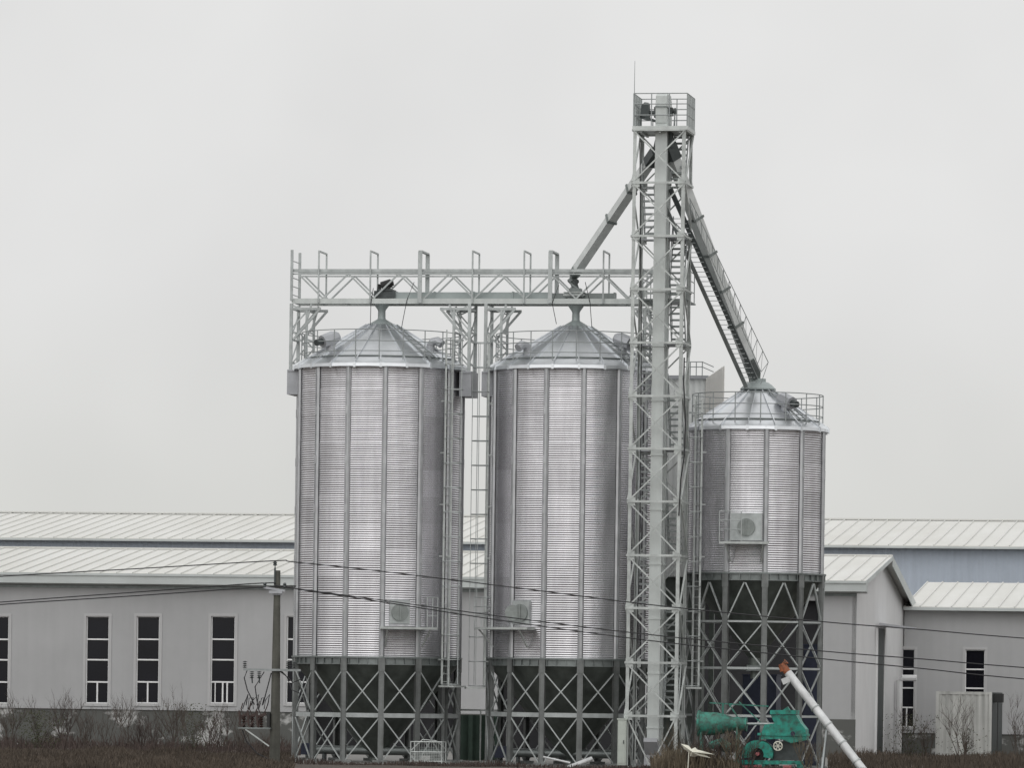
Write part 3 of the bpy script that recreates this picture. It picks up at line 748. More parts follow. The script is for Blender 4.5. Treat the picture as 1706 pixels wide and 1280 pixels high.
def seam_roof(mb, ribs, a0, a1, b0, z0, b1, z1, pitch, th=.08):
    """sloping sheet from the eave (b0,z0) to the ridge (b1,z1) with raised seams"""
    mb.add([(a0, b0, z0), (a1, b0, z0), (a1, b1, z1), (a0, b1, z1), (a0, b0, z0 - th), (a1, b0, z0 - th), (a1, b1, z1 - th), (a0, b1, z1 - th)],
           [(0, 1, 2, 3), (7, 6, 5, 4), (0, 4, 5, 1), (1, 5, 6, 2), (3, 7, 4, 0), (2, 6, 7, 3)])
    a = a0 + .05
    while a < a1:
        ribs.bar((a, b0 - .01, z0 + .02), (a, b1, z1 + .02), .055, .06); a += pitch

# near building, full width
nb0, nbr, nb1 = 40.0, 51.0, 63.0
na0, na1 = A(-900, nb0), A(1426, nb0, 1100)
nze = Z(959, nb0, 400); nzr = Z(919, nbr, 250); nzb = Z(1012, nb1, 1512)
nroot = thing('factory_building', 'long low grey factory hall with tall narrow windows and flaking plinth', 'building', na0, nb0)
zpl = Z(1183, nb0, 250)
wins = []
for x0, x1 in ((-60, -22), (-24 + 0, 14), (143, 181), (227, 265), (351, 391), (477, 515), (560, 598)):
    wins.append((A(x0, nb0, 1100), A(x1, nb0, 1100), Z(1176, nb0, x0 + 250), Z(1030, nb0, x0 + 250)))
wins = wins[1:]
shade_openings = [(A(520, nb0), A(765, nb0), .15, Z(1075, nb0, 640)), (A(830, nb0), A(1075, nb0), .15, Z(1075, nb0, 950)), (A(1112, nb0), A(1370, nb0), .15, Z(1000, nb0, 1240))]  # added wall openings, cut to hold the darkness behind the silos
wins = wins[:-1]
mb = MB()
holes = [h for h in wins] 
gh = [(g0, g1, max(q0, zpl), q1) for g0, g1, q0, q1 in shade_openings]
wins[-1] = (wins[-1][0], min(wins[-1][1], shade_openings[0][0] - .2), wins[-1][2], wins[-1][3])
wall_holes(mb, na0, na1, zpl, nze, nb0, wins + gh)
mb.box(na0, na1, nb1 - .3, nb1 - .1, 0, nzb - .15)
mb.add([(na0, nb0, 0), (na0, nb1 - .3, 0), (na0, nb1 - .3, nzb - .2), (na0, nbr, nzr - .2), (na0, nb0, nze - .1)], [(4, 3, 2, 1, 0)])
nw_ = mb.build('wall', 'wall', nroot)
mb = MB(); wall_holes(mb, na0 - .03, na1 + .03, 0, zpl + .01, nb0 - .06, [(g0, g1, q0, zpl + .02) for g0, g1, q0, q1 in shade_openings])
mb.add([(na0 - .03, nb0 - .06, zpl + .01), (na1 + .03, nb0 - .06, zpl + .01), (na1 + .03, nb0, zpl + .01), (na0 - .03, nb0, zpl + .01)], [(0, 1, 2, 3)])
mb.build('plinth', 'plinth', nroot)
mb = MB(); mb.box(na0, A(500, nb0), nb0 - .12, nb0 - .061, zpl - .02, zpl + .06); mb.build('sill_course', 'wall', nroot)
for i, (x0, x1, q0, q1) in enumerate(wins): window(nroot, x0, x1, q0, q1, nb0, (.245, .5, .735), True, extra=(i == 3))
for g0, g1, q0, q1 in shade_openings:
    mb = MB(); mb.box(g0, g1, nb0 + .5, nb0 + 6, q0 - .1, q1 + .02); mb.build('shade_backing', 'dark', nroot)  # added black block, painted shade behind the silo legs
# gable end wall
mb = MB(); pts = [(na1, nb0, 0), (na1, nb1, 0), (na1, nb1, nzb - .12), (na1, nbr, nzr - .12), (na1, nb0, nze - .1)]
mb.prism([(p[0] - .2, p[1], p[2]) for p in pts], (.2, 0, 0)); mb.build('gable_wall', 'gable', nroot)
# roof
mb = MB(); rb = MB(); ov = 1.0
sl_ = (nzr - nze) / (nbr - nb0)
seam_roof(mb, rb, na0 - .3, na1 + .45, nb0 - .55, nze - .55 * sl_ + .1, nbr, nzr + .1, .78)
seam_roof(mb, rb, na0 - .3, na1 + .45, nb1 + .4, nzb + .02, nbr + .01, nzr + .1, .78)
nr = mb.build('roof', 'whiteroof', nroot); rb.build('roof_seams', 'rib', nr)
mb = MB(); mb.box(na0 - .3, na1 + .47, nbr - .2, nbr + .2, nzr + .09, nzr + .17); mb.build('ridge_cap', 'whiteroof', nr)
mb = MB(); s2_ = (nzb - nzr) / (nb1 - nbr)
mb.prism([(na1 + .45, nbr, nzr + .1), (na1 + .45, nb1 + .4, nzb + .02), (na1 + .45, nb1 + .4, nzb - .5), (na1 + .45, nbr, nzr - .38)], (.04, 0, 0))
mb.prism([(na1 + .45, nbr, nzr + .1), (na1 + .45, nb0 - .55, nze - .55 * sl_ + .1), (na1 + .45, nb0 - .55, nze - .55 * sl_ - .12), (na1 + .45, nbr, nzr - .1)], (.04, 0, 0)); mb.build('verge_board', 'fascia', nr)
mb = MB(); zg = nze - .55 * sl_ + .02
mb.prism([(na0 - .3, nb0 - .6, zg), (na0 - .3, nb0 - .6, zg - .42), (na0 - .3, nb0 - .02, zg - .5), (na0 - .3, nb0 - .02, zg)], (na1 + .5 - na0 + .3, 0, 0))
mb.box(na0 - .3, na1 + .5, nb0 - .66, nb0 - .56, zg - .05, zg + .06); mb.build('gutter_fascia', 'fascia', nroot)
mb = MB(); mb.box(na0, na1, nb0 - .05, nb0 - .01, zg - .62, zg - .51); mb.build('painted_eave_shadow', 'darkgalv', nroot)  # dark strip painted in as the shadow under the eave
# gable door recess, canopy, pipe
def GB(x, y=1150):                                             # depth on the gable plane for a pixel column
    lo, hi = nb0, nb0 + 40
    for _ in range(50):
        m_ = (lo + hi) / 2
        if A(x, m_, y) < na1: hi = m_
        else: lo = m_
    return lo
def gb(x, y=1150):
    best = min((abs(A(x, nb0 + .1 * i, y) - na1), nb0 + .1 * i) for i in range(0, 300)); return best[1]
b0_, b1_ = gb(1459), gb(1470); zd = Z(1047, b0_, 1460)
mb = MB(); mb.box(na1 + .005, na1 + .06, b0_, b1_, .1, zd); d_ = mb.build('door', 'darksteel', nroot)
mb = MB(); mb.box(na1 + .003, na1 + .1, b0_ - .25, b0_ - .004, .1, zd); mb.box(na1 + .003, na1 + .1, b1_ + .004, b1_ + .25, .1, zd); mb.build('door_frame', 'frame', d_)
zca = Z(1043, gb(1465), 1480)
mb = MB(); mb.prism([(na1 + .2, b0_ - .6, zca), (na1 + 1.5, b0_ - .4, zca - .15), (na1 + 1.5, b1_ + 1.2, zca - .15), (na1 + .01, b1_ + 1.2, zca)], (0, 0, .1)); mb.build('canopy', 'greybox', nroot)
bp = gb(1490); zp_ = Z(1130, bp, 1490)
mb = MB(); mb.path([(na1 + .25, bp, .2), (na1 + .25, bp, zp_ - .15), (na1 + .4, bp, zp_), (na1 + 1.1, bp, zp_)], .16, 10); mb.build('drain_pipe', 'gable', nroot)

# right hall, set back
rb0, rbr = 61.0, 72.0
ra0_, ra1_ = na1 + .05, A(2700, rb0)
rze = Z(1013, rb0, 1600); rzr = Z(971, rbr, 1600); rpl = Z(1222, rb0, 1560)
rroot = thing('annex_hall', 'lower grey hall behind the white container, set back from the gable', 'building', ra0_, rb0)
rw = [(A(1499, rb0, 1100), A(1524, rb0, 1100), Z(1212, rb0, 1512), Z(1082, rb0, 1512)), (A(1608, rb0, 1100), A(1641, rb0, 1100), Z(1212, rb0, 1620), Z(1083, rb0, 1620)), (A(1745, rb0, 1100), A(1778, rb0, 1100), Z(1214, rb0, 1760), Z(1085, rb0, 1760))]
mb = MB(); wall_holes(mb, ra0_, ra1_, rpl, rze, rb0, rw)
mb.box(ra0_, ra1_, 82.7, 82.9, 0, rze - .1)
mb.add([(ra1_, rb0, 0), (ra1_, 82.9, 0), (ra1_, 82.9, rze), (ra1_, rbr, rzr - .1), (ra1_, rb0, rze)], [(0, 1, 2, 3, 4)])
mb.build('wall', 'wall', rroot)
mb = MB(); mb.box(ra0_, ra1_, rb0 - .06, rb0 + .1, 0, rpl); mb.build('plinth', 'plinth', rroot)
mb = MB(); mb.box(ra0_, ra1_, rb0 - .13, rb0 - .061, rpl - .02, rpl + .05); mb.build('sill_course', 'wall', rroot)
for x0, x1, q0, q1 in rw: window(rroot, x0, x1, q0, q1, rb0, (.25, .5, .745), True)
mb = MB(); rbm = MB(); s3_ = (rzr - rze) / (rbr - rb0)
seam_roof(mb, rbm, ra0_, ra1_, rb0 - .6, rze - .6 * s3_ + .1, rbr, rzr, .78)
seam_roof(mb, rbm, ra0_, ra1_, 83.4, rze, rbr + .01, rzr, .78)
rr_ = mb.build('roof', 'whiteroof', rroot); rbm.build('roof_seams', 'rib', rr_)
mb = MB(); mb.box(ra0_, ra1_, rb0 - .66, rb0 - .02, rze - .16, rze - .02); mb.build('gutter_fascia', 'fascia', rroot)

# far hall
fb0, fbr = 97.0, 112.0
fa0, fa1 = A(-1100, fb0), A(2800, fb0)
fze = Z(904, fb0, 853); fzr = Z(862, fbr, 853)
froot = thing('warehouse', 'big pale roofed warehouse with blue grey corrugated cladding behind everything', 'building', fa0, fb0)
mb = MB(); corr_panel(mb, fa0, fa1, fb0, 0, fze, .4, .05)
for a in (fa0, fa1): mb.add([(a, fb0, 0), (a, 127, 0), (a, 127, fze), (a, fbr, fzr - .1), (a, fb0, fze)], [(0, 1, 2, 3, 4)])
mb.box(fa0, fa1, 126.9, 127, 0, fze - .1); mb.build('wall', 'bluewall', froot)
mb = MB(); rbm = MB(); s4 = (fzr - fze) / (fbr - fb0)
seam_roof(mb, rbm, fa0 - .5, fa1 + .5, fb0 - .7, fze - .7 * s4 + .1, fbr, fzr, .85)
seam_roof(mb, rbm, fa0 - .5, fa1 + .5, 127.7, fze, fbr + .01, fzr, .85)
fr_ = mb.build('roof', 'whiteroof', froot); rbm.build('roof_seams', 'rib', fr_)
mb = MB(); mb.box(fa0 - .5, fa1 + .5, fb0 - .76, fb0 - .06, fze - .15, fze - .04); mb.build('gutter_fascia', 'fascia', froot)
mb = MB(); mb.box(fa0 - .5, fa1 + .5, fbr - .25, fbr + .25, fzr + .02, fzr + .1); mb.build('ridge_cap', 'rib', fr_)

# ------------------------------------------------------------------ container
cb = 50.0
k0, k1 = A(1559, cb, 1200), A(1652, cb, 1200); kz = Z(1153, cb, 1600)
kt = thing('shipping_container', 'weathered white corrugated container in front of the annex window', 'container', (k0 + k1) / 2, cb)
mb = MB(); corr_panel(mb, k0 + .1, k1 - .1, cb, .2, kz - .14, .3, .05)
mb.box(k0 + .02, k1 - .12, cb + .02, cb + 6, .18, kz - .03); mb.build('side_wall', 'container', kt)
mb = MB(); mb.box(k0, k0 + .14, cb - .06, cb + .1, .05, kz); mb.box(k1 - .14, k1, cb - .06, cb + .1, .05, kz); mb.box(k0 + .14, k1 - .14, cb - .06, cb + .1, .05, .2); mb.box(k0 + .14, k1 - .14, cb - .06, cb + .1, kz - .14, kz)
mb.build('corner_frame', 'container', kt)
mb = MB(); mb.box(k1 - .1, k1, cb + .12, cb + 6, .15, kz - .02); mb.build('end_doors', 'darksteel', kt)
mb = MB(); mb.box(k1 + .01, k1 + .45, cb + .8, cb + 1.4, kz - .5, kz - .08); mb.box(k1 + .2, k1 + .24, cb + .7, cb + .8, .2, kz - .5); mb.build('vent_unit', 'black', kt)

# ------------------------------------------------------------------ utility pole and lines
PB = -12.0
pa = A(460, PB, 1100)
up_ = thing('utility_pole', 'weathered concrete utility pole carrying fuses and a platform', 'utility pole', pa, PB)
zt_ = Z(951, PB, 460)
mb = MB(); mb.lathe([(.20, 0), (.115, zt_)], 16, (pa, PB, 0)); mb.build('pole_shaft', 'polemoss', up_)
pt = P(457, 937, PB)
mb = MB(); mb.bar((pa - .06, PB - .13, zt_ - .5), (pa - .06, PB - .13, zt_ + .1), .06, .05); mb.tube((pa - .06, PB - .13, zt_ + .05), (pa - .06, PB - .13, pt.z - .12), .02, 6)
mb.lathe([(.03, pt.z - .14), (.09, pt.z - .12), (.05, pt.z - .07), (.085, pt.z - .04), (.05, pt.z + .01), (.03, pt.z + .03)], 12, (pa - .06, PB - .13, 0)); mb.build('pin_insulator', 'darksteel', up_)
zc_ = Z(985, PB, 460)
mb = MB(); mb.bar((pa - .45, PB - .2, zc_ + .12), (pa + .35, PB - .2, zc_), .08, .08); mb.bar((pa - .25, PB - .2, zc_ - .05), (pa + .25, PB - .2, zc_ - .05), .12, .1)
mb.lathe([(.17, zc_ - .16), (.17, zc_ + .02)], 14, (pa, PB, 0)); mb.build('crossarm', 'greybox', up_)
for dx in (-.42, .33):
    mb = MB(); mb.lathe([(.03, zc_ + .1), (.07, zc_ + .14), (.045, zc_ + .2), (.07, zc_ + .24), (.03, zc_ + .3)], 10, (pa + dx, PB - .2, 0)); mb.build('insulator', 'darksteel', up_)
za_ = Z(1117, PB, 460)
xa0, xa1 = A(408, PB, 1117), A(503, PB, 1117)
mb = MB(); mb.bar((xa0, PB - .22, za_), (xa1, PB - .22, za_), .08, .08); mb.build('crossarm', 'rail', up_)
for i, x in enumerate((410, 422, 434, 482, 492)):
    a = A(x, PB, 1117); mb = MB(); q = -1 if i in (1, 2) else 1
    for j in range(4): mb.lathe([(.03, za_ + q * (.06 + .07 * j)), (.095, za_ + q * (.085 + .07 * j)), (.03, za_ + q * (.11 + .07 * j))], 10, (a, PB - .22, 0))
    if q < 0: mb.tube((a, PB - .22, za_ - .25), (a + .02, PB - .22, za_ - .5), .03, 6)
    mb.build('insulator', 'darksteel', up_)
zpf = Z(1213, PB, 430); f0, f1 = A(400, PB, 1213), pa - .1
mb = MB(); mb.box(f0, f1, PB - .35, PB + .35, zpf - .05, zpf); mb.build('platform', 'darkgalv', up_)
mb = MB(); mb.bar(P(409, 1216, PB - .3), P(448, 1244, PB - .1), .05); mb.build('platform_brace', 'whitesteel', up_)
mb = MB(); mb.box(A(447, PB, 1195), pa - .16, PB - .25, PB + .2, zpf + .01, zpf + .55); mb.build('switch_box', 'black', up_)
for i, x in enumerate((407, 421, 436)):
    a = A(x, PB, 1195); mb = MB()
    for j in range(5): mb.lathe([(.03, zpf + .0 + .09 * j), (.1, zpf + .04 + .09 * j), (.04, zpf + .085 + .09 * j)], 10, (a, PB - .05, 0))
    mb.path([(a, PB - .05, zpf + .45), (a - .12, PB - .05, zpf + .68), (a - .05, PB - .05, zpf + .9)], .022, 5); mb.path([(a + .06, PB - .05, zpf + .45), (a + .2, PB - .05, zpf + .75), (a + .26, PB - .05, zpf + .98)], .02, 5)
    mb.bar((a - .17, PB - .05, zpf + .36), (a + .18, PB - .05, zpf + .52), .11); mb.bar((a - .12, PB - .12, zpf + .06), (a - .16, PB - .12, zpf + .62), .07); mb.bar((a - .1, PB - .15, zpf), (a + .2 - .12 * i, PB - .1, zpf + .3), .06)
    mb.build('fuse', 'brown', up_)
for pts in ([(412, 1117), (407, 1130), (412, 1150), (424, 1175)], [(452, 1122), (446, 1145), (438, 1175)], [(440, 1120), (425, 1145), (430, 1180)], [(404, 1217), (410, 1235), (428, 1256), (452, 1268)]):
    MB().path([P(x, y, PB - .12) for x, y in pts], .022, 5).build('jumper_cable', 'wire', up_)
for k in range(5):
    x = 404 + 9 * k; MB().path([P(x, 1182, PB - .15), P(x + 5 - 3 * (k % 3), 1168 - 4 * (k % 2), PB - .2), P(x + 9, 1158 + 5 * (k % 2), PB - .15), P(x + 6, 1176, PB - .1)], .02, 5).build('jumper_cable', 'wire', up_)
MB().path([P(x, y, PB - .15) for x, y in ((462, 1116), (478, 1128), (486, 1150), (500, 1156))], .02, 5).build('jumper_cable', 'wire', up_)
MB().path([P(x, y, PB - .15) for x, y in ((466, 1116), (488, 1138), (502, 1132))], .02, 5).build('jumper_cable', 'wire', up_)

def wire(label, left, right):
    """left/right: photo points the line sags through, at the pole's depth"""
    mb = MB(); pts = []
    for seg, sag in ((left, .5), (right, .0)):
        p = [P(x, y, PB - .2) for x, y in seg]
        pts += p
    # smooth polyline by Catmull-Rom
    out = []
    for i in range(len(pts) - 1):
        p0, p1, p2, p3 = pts[max(i - 1, 0)], pts[i], pts[i + 1], pts[min(i + 2, len(pts) - 1)]
        for k in range(8):
            t = k / 8; out.append(.5 * ((2 * p1) + (p2 - p0) * t + (2 * p0 - 5 * p1 + 4 * p2 - p3) * t * t + (3 * p1 - p0 - 3 * p2 + p3) * t ** 3))
    out.append(pts[-1])
    mb.path(out, .021, 5)
    return solo('power_line', mb, 'wire', label, 'power line', pa, PB, group='overhead power lines')
wire('topmost overhead wire, from the pole top across the silos', [(-500, 985), (-200, 976), (0, 961), (230, 948), (456, 935)], [(490, 937), (640, 953), (853, 979), (1100, 1010), (1376, 1037), (1540, 1050), (1706, 1064), (2200, 1100)])
wire('middle overhead wire, fixed to the left end of the upper crossarm', [(-500, 1040), (-200, 1022), (0, 1004), (230, 987), (441, 972)], [(470, 978), (640, 1001), (853, 1030), (1100, 1060), (1376, 1086), (1540, 1099), (1706, 1113), (2200, 1150)])
wire('lowest overhead wire, fixed to the right end of the upper crossarm', [(-500, 1043), (-200, 1025), (0, 1008), (230, 993), (472, 977)], [(500, 983), (640, 1004), (853, 1037), (1100, 1070), (1376, 1099), (1540, 1115), (1706, 1132), (2200, 1172)])

# ------------------------------------------------------------------ yard machines
B1 = -7.5
ca, cz = A(1163, B1, 1205), Z(1207, B1, 1200); s_ = 9000 / world(ca, B1).y
cm = thing('drum_screener', 'dull green conical drum machine lying among weeds left of the green mill', 'machine', ca + .8, B1)
mb = MB(); L_ = (1242 - 1160) / s_
mb.lathe([(.02, 0), (.48, 0), (.5, .03), (.5, .08), (.44, .1), (.42, .75), (.26, 1.35), (.24, L_ - .05), (.27, L_ - .05), (.27, L_), (.05, L_)], 28, (ca, B1, cz), 'x'); mb.build('drum', 'greendull', cm, ang=30)
mb = MB(); mb.tube((ca + L_, B1, cz + .02), (ca + L_ + 1.3, B1 + .1, cz + .02), .05, 8); mb.build('shaft', 'steel', cm)
mb = MB()
for a in (ca + .15, ca + 1.5):
    for b in (-.35, .35): mb.bar((a, B1 + b, 0), (a, B1 + b * .7, cz - .1), .07)
mb.bar((ca + .15, B1 - .3, .35), (ca + 1.5, B1 - .3, .35), .07); mb.build('stand', 'greendull', cm)
mb = MB(); zt2 = Z(1172, B1, 1200)
mb.bar((ca + .4, B1 + .2, zt2), (ca + 2.6, B1 + .2, zt2 - .1), .05); mb.bar((ca + .9, B1 + .2, cz), (ca + .9, B1 + .2, zt2), .07); mb.bar((ca + 1.5, B1 + .2, cz + .2), (ca + 1.1, B1 + .2, zt2), .05); mb.bar((ca + 2.4, B1 + .2, cz), (ca + 1.5, B1 + .2, zt2 + .05), .04); mb.build('top_frame', 'greendull', cm)
mb = MB(); c = P(1195, 1243, B1 - .6); mb.path([c + Vector((-.3, 0, 0)), c + Vector((.1, 0, .05)), c + Vector((.45, 0, -.1))], .2, 10, [.12, .24, .2]); mb.build('feed_pump', 'greendull', cm)

B2 = -8.2
gm = thing('hammer_mill', 'bright green hammer mill with hooded feed chute and round rotor housing', 'machine', A(1290, B2, 1250), B2)
def poly(pts, b): return [P(x, y, b) for x, y in pts]
mb = MB(); mb.prism(poly([(1284, 1192), (1326, 1192), (1334, 1206), (1342, 1216), (1343, 1234), (1318, 1239), (1300, 1232), (1264, 1233), (1268, 1222), (1274, 1208), (1290, 1206)], B2 - .45), (0, .9, 0)); hood = mb.build('hood', 'green', gm)
mb = MB(); mb.prism(poly([(1283, 1184), (1326, 1184), (1326, 1191), (1283, 1191)], B2 - .52), (0, 1.04, 0)); mb.prism(poly([(1262, 1222), (1344, 1224), (1344, 1228), (1262, 1226)], B2 - .5), (0, 1.0, 0)); mb.build('hood_flange', 'green', hood)
c = P(1321, 1223, B2 - .46); mb = MB(); mb.lathe([(.085, -.05), (.085, .02)], 16, c, 'y'); mb.build('inspection_port', 'blue', hood)
mb = MB(); mb.prism(poly([(1312, 1178), (1316, 1184), (1304, 1184)], B2 - .1), (0, .2, 0)); mb.build('lifting_lug', 'green', hood)
c = P(1262, 1256, B2 - .4)
mb = MB(); R_ = .55; ang = [radians(-20 + 220 * k / 16) for k in range(17)]
outer = [c + Vector((R_ * 1.05 * cos(t), 0, R_ * sin(t) * .92 - .02)) for t in ang]; inner = [c + Vector((.23 * cos(t), 0, .25 * sin(t) - .05)) for t in ang]
for k in range(16): mb.prism([outer[k], outer[k + 1], inner[k + 1], inner[k]], (0, .7, 0))
mb.build('rotor_housing', 'green', gm, ang=30)
mb = MB(); mb.lathe([(.26, .18), (.26, .6)], 16, c - Vector((0, 0, .05)), 'y'); mb.build('rotor', 'black', gm)
mb = MB(); mb.lathe([(.02, -.08), (.07, -.06), (.08, .2)], 12, c - Vector((0, 0, .03)), 'y'); mb.build('rotor_hub', 'red', gm)
c2 = P(1296, 1244, B2 - .5); mb = MB()
mb.path([c2 + Vector((.16 * cos(2 * pi * k / 18), 0, .16 * sin(2 * pi * k / 18))) for k in range(18)], .028, 6, closed=True)
for k in range(6): mb.bar(c2, c2 + Vector((.16 * cos(pi * k / 3), 0, .16 * sin(pi * k / 3))), .03)
mb.tube(c2, c2 + Vector((0, .3, 0)), .03, 8); mb.build('handwheel', 'rag', gm)
mb = MB(); mb.prism(poly([(1290, 1236), (1338, 1238), (1334, 1268), (1284, 1268)], B2 - .1), (0, .5, 0)); mb.build('gear_box', 'darksteel', gm)
mb = MB(); mb.prism(poly([(1228, 1267), (1338, 1269), (1338, 1275), (1228, 1274)], B2 - .55), (0, .12, 0)); mb.prism(poly([(1228, 1267), (1338, 1269), (1338, 1275), (1228, 1274)], B2 + .45), (0, .12, 0))
for x in (1236, 1272, 1330): p = P(x, 1274, B2 - .5); mb.box(p.x - .06, p.x + .06, B2 - .5, B2 + .5, 0, p.z)
mb.build('base_frame', 'green', gm)
mb = MB()
for x in (1243, 1262, 1312): p = P(x, 1279, B2 - .5); mb.box(p.x - .15, p.x + .15, B2 - .58, B2 - .52, 0, P(x, 1275, B2).z - .02)
mb.build('skid_block', 'red', gm)

B3 = -9.0
p0, p1 = P(1313, 1122, B3), P(1438, 1284, B3 - 1.2)
p1 = p0 + (p1 - p0) * (p0.z / (p0.z - p1.z)) * .985 if p1.z < 0 else p1 + (p1 - p0).normalized() * (p1.z / abs((p1 - p0).normalized().z)) * .97
au = thing('screw_auger', 'worn white sloping screw auger pipe with an orange motor at its top', 'auger', p1.x, p1.y)
d = (p1 - p0).normalized()
mb = MB(); mb.tube(p0, p1, .155, 18); mb.build('pipe', 'auger', au)
for f in (.35, .52, .70, .88):
    q = p0 + (p1 - p0) * f; MB().tube(q - d * .025, q + d * .025, .18, 18).build('pipe_collar', 'steel', au)
mb = MB(); mb.tube(p0 - d * .38, p0, .16, 12, .13); q = p0 - d * .15
mb.path([q + Vector((-.1, 0, -.05)), q + Vector((-.16, 0, .15)), q + Vector((.02, 0, .32))], .12, 8); mb.build('motor', 'orange', au)
mb = MB(); mb.bar(p0 + d * .25, p0 + d * .25 + Vector((-.35, 0, -.15)), .26, .22); mb.build('outlet', 'auger', au)
q = p0 + (p1 - p0) * .5
mb = MB(); mb.bar(q + Vector((0, .05, -.1)), (q.x - .2, q.y + .8, 0), .06); mb.bar(q + Vector((0, .05, -.1)), (q.x - .1, q.y - .6, 0), .06); mb.build('support_leg', 'rail', au)

# small things under and between the silos
def cabinet(x0, x1, y0, b, label, m, dep=.5, name='control_cabinet', cat='cabinet'):
    a0, a1 = A(x0, b, 1230), A(x1, b, 1230); z1 = Z(y0, b, x0)
    o = thing(name, label, cat, (a0 + a1) / 2, b)
    mb = MB(); mb.box(a0, a1, b, b + dep, .1, z1); mb.box(a0 - .03, a1 + .03, b - .03, b + dep + .03, z1, z1 + .05); bd = mb.build('body', m, o)
    mb = MB(); mb.box(a0 + .04, a1 - .04, b - .02, b - .004, .18, z1 - .07); dr = mb.build('door', m, o)
    mb = MB(); mb.box(a1 - .1, a1 - .07, b - .05, b - .021, z1 * .5, z1 * .5 + .14); mb.build('handle', 'darksteel', dr)
    mb = MB(); mb.box(a0 + .02, a1 - .02, b + .03, b + dep - .03, 0, .1); mb.build('base', 'darksteel', o)
    return o
cabinet(1029, 1043, 1200, -5.0, 'pale green grey cabinet standing at the foot of the lattice tower', 'cabinet', .6)
cabinet(1236, 1292, 1126, 6.0, 'faded blue equipment housing seen through the short silo legs', 'blue', 1.5, 'equipment_housing', 'machine housing')
cabinet(1337, 1362, 1076, 5.0, 'narrow dark blue housing behind the right legs of short silo', 'blue', 1.2, 'equipment_housing', 'machine housing')
# wire cage cart
qb = -4.6; q0, q1 = A(684, qb, 1260), A(736, qb, 1260); qz = Z(1237, qb, 710)
ct = thing('wire_cage', 'white wire mesh cage standing by the right legs of left silo', 'cage', (q0 + q1) / 2, qb)
mb = MB()
for a in (q0, q1):
    for b in (qb, qb + .8): mb.tube((a, b, 0), (a, b, qz), .022, 6)
for z in (.12, qz * .55, qz): mb.path([(q0, qb, z), (q1, qb, z), (q1, qb + .8, z), (q0, qb + .8, z)], .02, 5, closed=True)
mb.build('frame', 'whitesteel', ct)
mb = MB()
for k in range(1, 13):
    a = q0 + (q1 - q0) * k / 13
    mb.path([(a, qb, .12), (a, qb, qz * .55)], .008, 4); mb.path([(a, qb + .8, .12), (a, qb + .8, qz)], .008, 4)
for k in range(1, 6): z = .12 + (qz * .55 - .12) * k / 6; mb.path([(q0, qb, z), (q1, qb, z)], .008, 4)
mb.path([(q0, qb, qz * .6), (q0 + .4, qb + .3, qz * 1.1), (q1 - .3, qb + .4, qz * 1.05), (q1, qb + .7, qz * .7)], .02, 5)
mb.build('mesh', 'whitesteel', ct)
# rail between the silos and the tarpaulin wall
rb_ = 2.6; r0, r1 = A(757, rb_, 1183), A(845, rb_, 1183); rz_ = Z(1184, rb_, 800)
mb = MB(); mb.bar((r0, rb_, rz_), (r1, rb_, rz_), .06, .07)
for k in range(3): a = r0 + (r1 - r0) * k / 2; mb.bar((a, rb_, 0), (a, rb_, rz_), .05)
solo('guard_rail', mb, 'whitesteel', 'pale horizontal rail on posts crossing the gap between tall silos', 'rail', (r0 + r1) / 2, rb_)
mb = MB(); t0, t1 = A(762, 8, 1200), A(832, 8, 1200); tz = Z(1192, 8, 790); n = 16; pts = []
for k in range(n + 1):
    a = t0 + (t1 - t0) * k / n; pts.append((a, 8 + .06 * sin(k * 1.9) + .04 * sin(k * .7)))
mb.prism([(a, b, 0) for a, b in pts] + [(a, b + .04, 0) for a, b in pts[::-1]], (0, 0, tz))
solo('tarpaulin_screen', mb, 'darkgreen', 'dark green tarpaulin screen hanging low between the two tall silos', 'screen', (t0 + t1) / 2, 8)
# screw feeders below the hoppers
for rootx, lab in ((a1, 'grey screw feeder lying on the yard below the left tall silo'), (a2, 'grey screw feeder lying on the yard below the middle tall silo')):
    f = thing('screw_feeder', lab, 'conveyor', rootx, 0, group='feeders below the tall silos')
    mb = MB(); mb.tube((rootx - 2.4, -.2, .45), (rootx + 2.8, -.2, .45), .17, 12); mb.build('pipe', 'darkgalv', f)
    mb = MB(); mb.box(rootx - .3, rootx + .3, -.4, 0, .62, .8); mb.build('inlet', 'greybox', f)
    mb = MB(); mb.box(rootx - 2.9, rootx - 2.4, -.42, .02, .25, .7); mb.build('motor', 'blue', f)
    for q in (-2, .2, 2.3): MB().box(rootx + q - .05, rootx + q + .05, -.4, 0, 0, .3).build('stand', 'darksteel', f)
mb = MB(); mb.tube(P(944, 1281, -5.2), P(986, 1265, -4.6), .09, 10); mb.tube(P(905, 1262, -5), P(950, 1272, -5), .04, 8)
solo('loose_pipe', mb, 'auger', 'short white pipe propped at the feet of the middle silo', 'pipe', A(965, -5), -5)

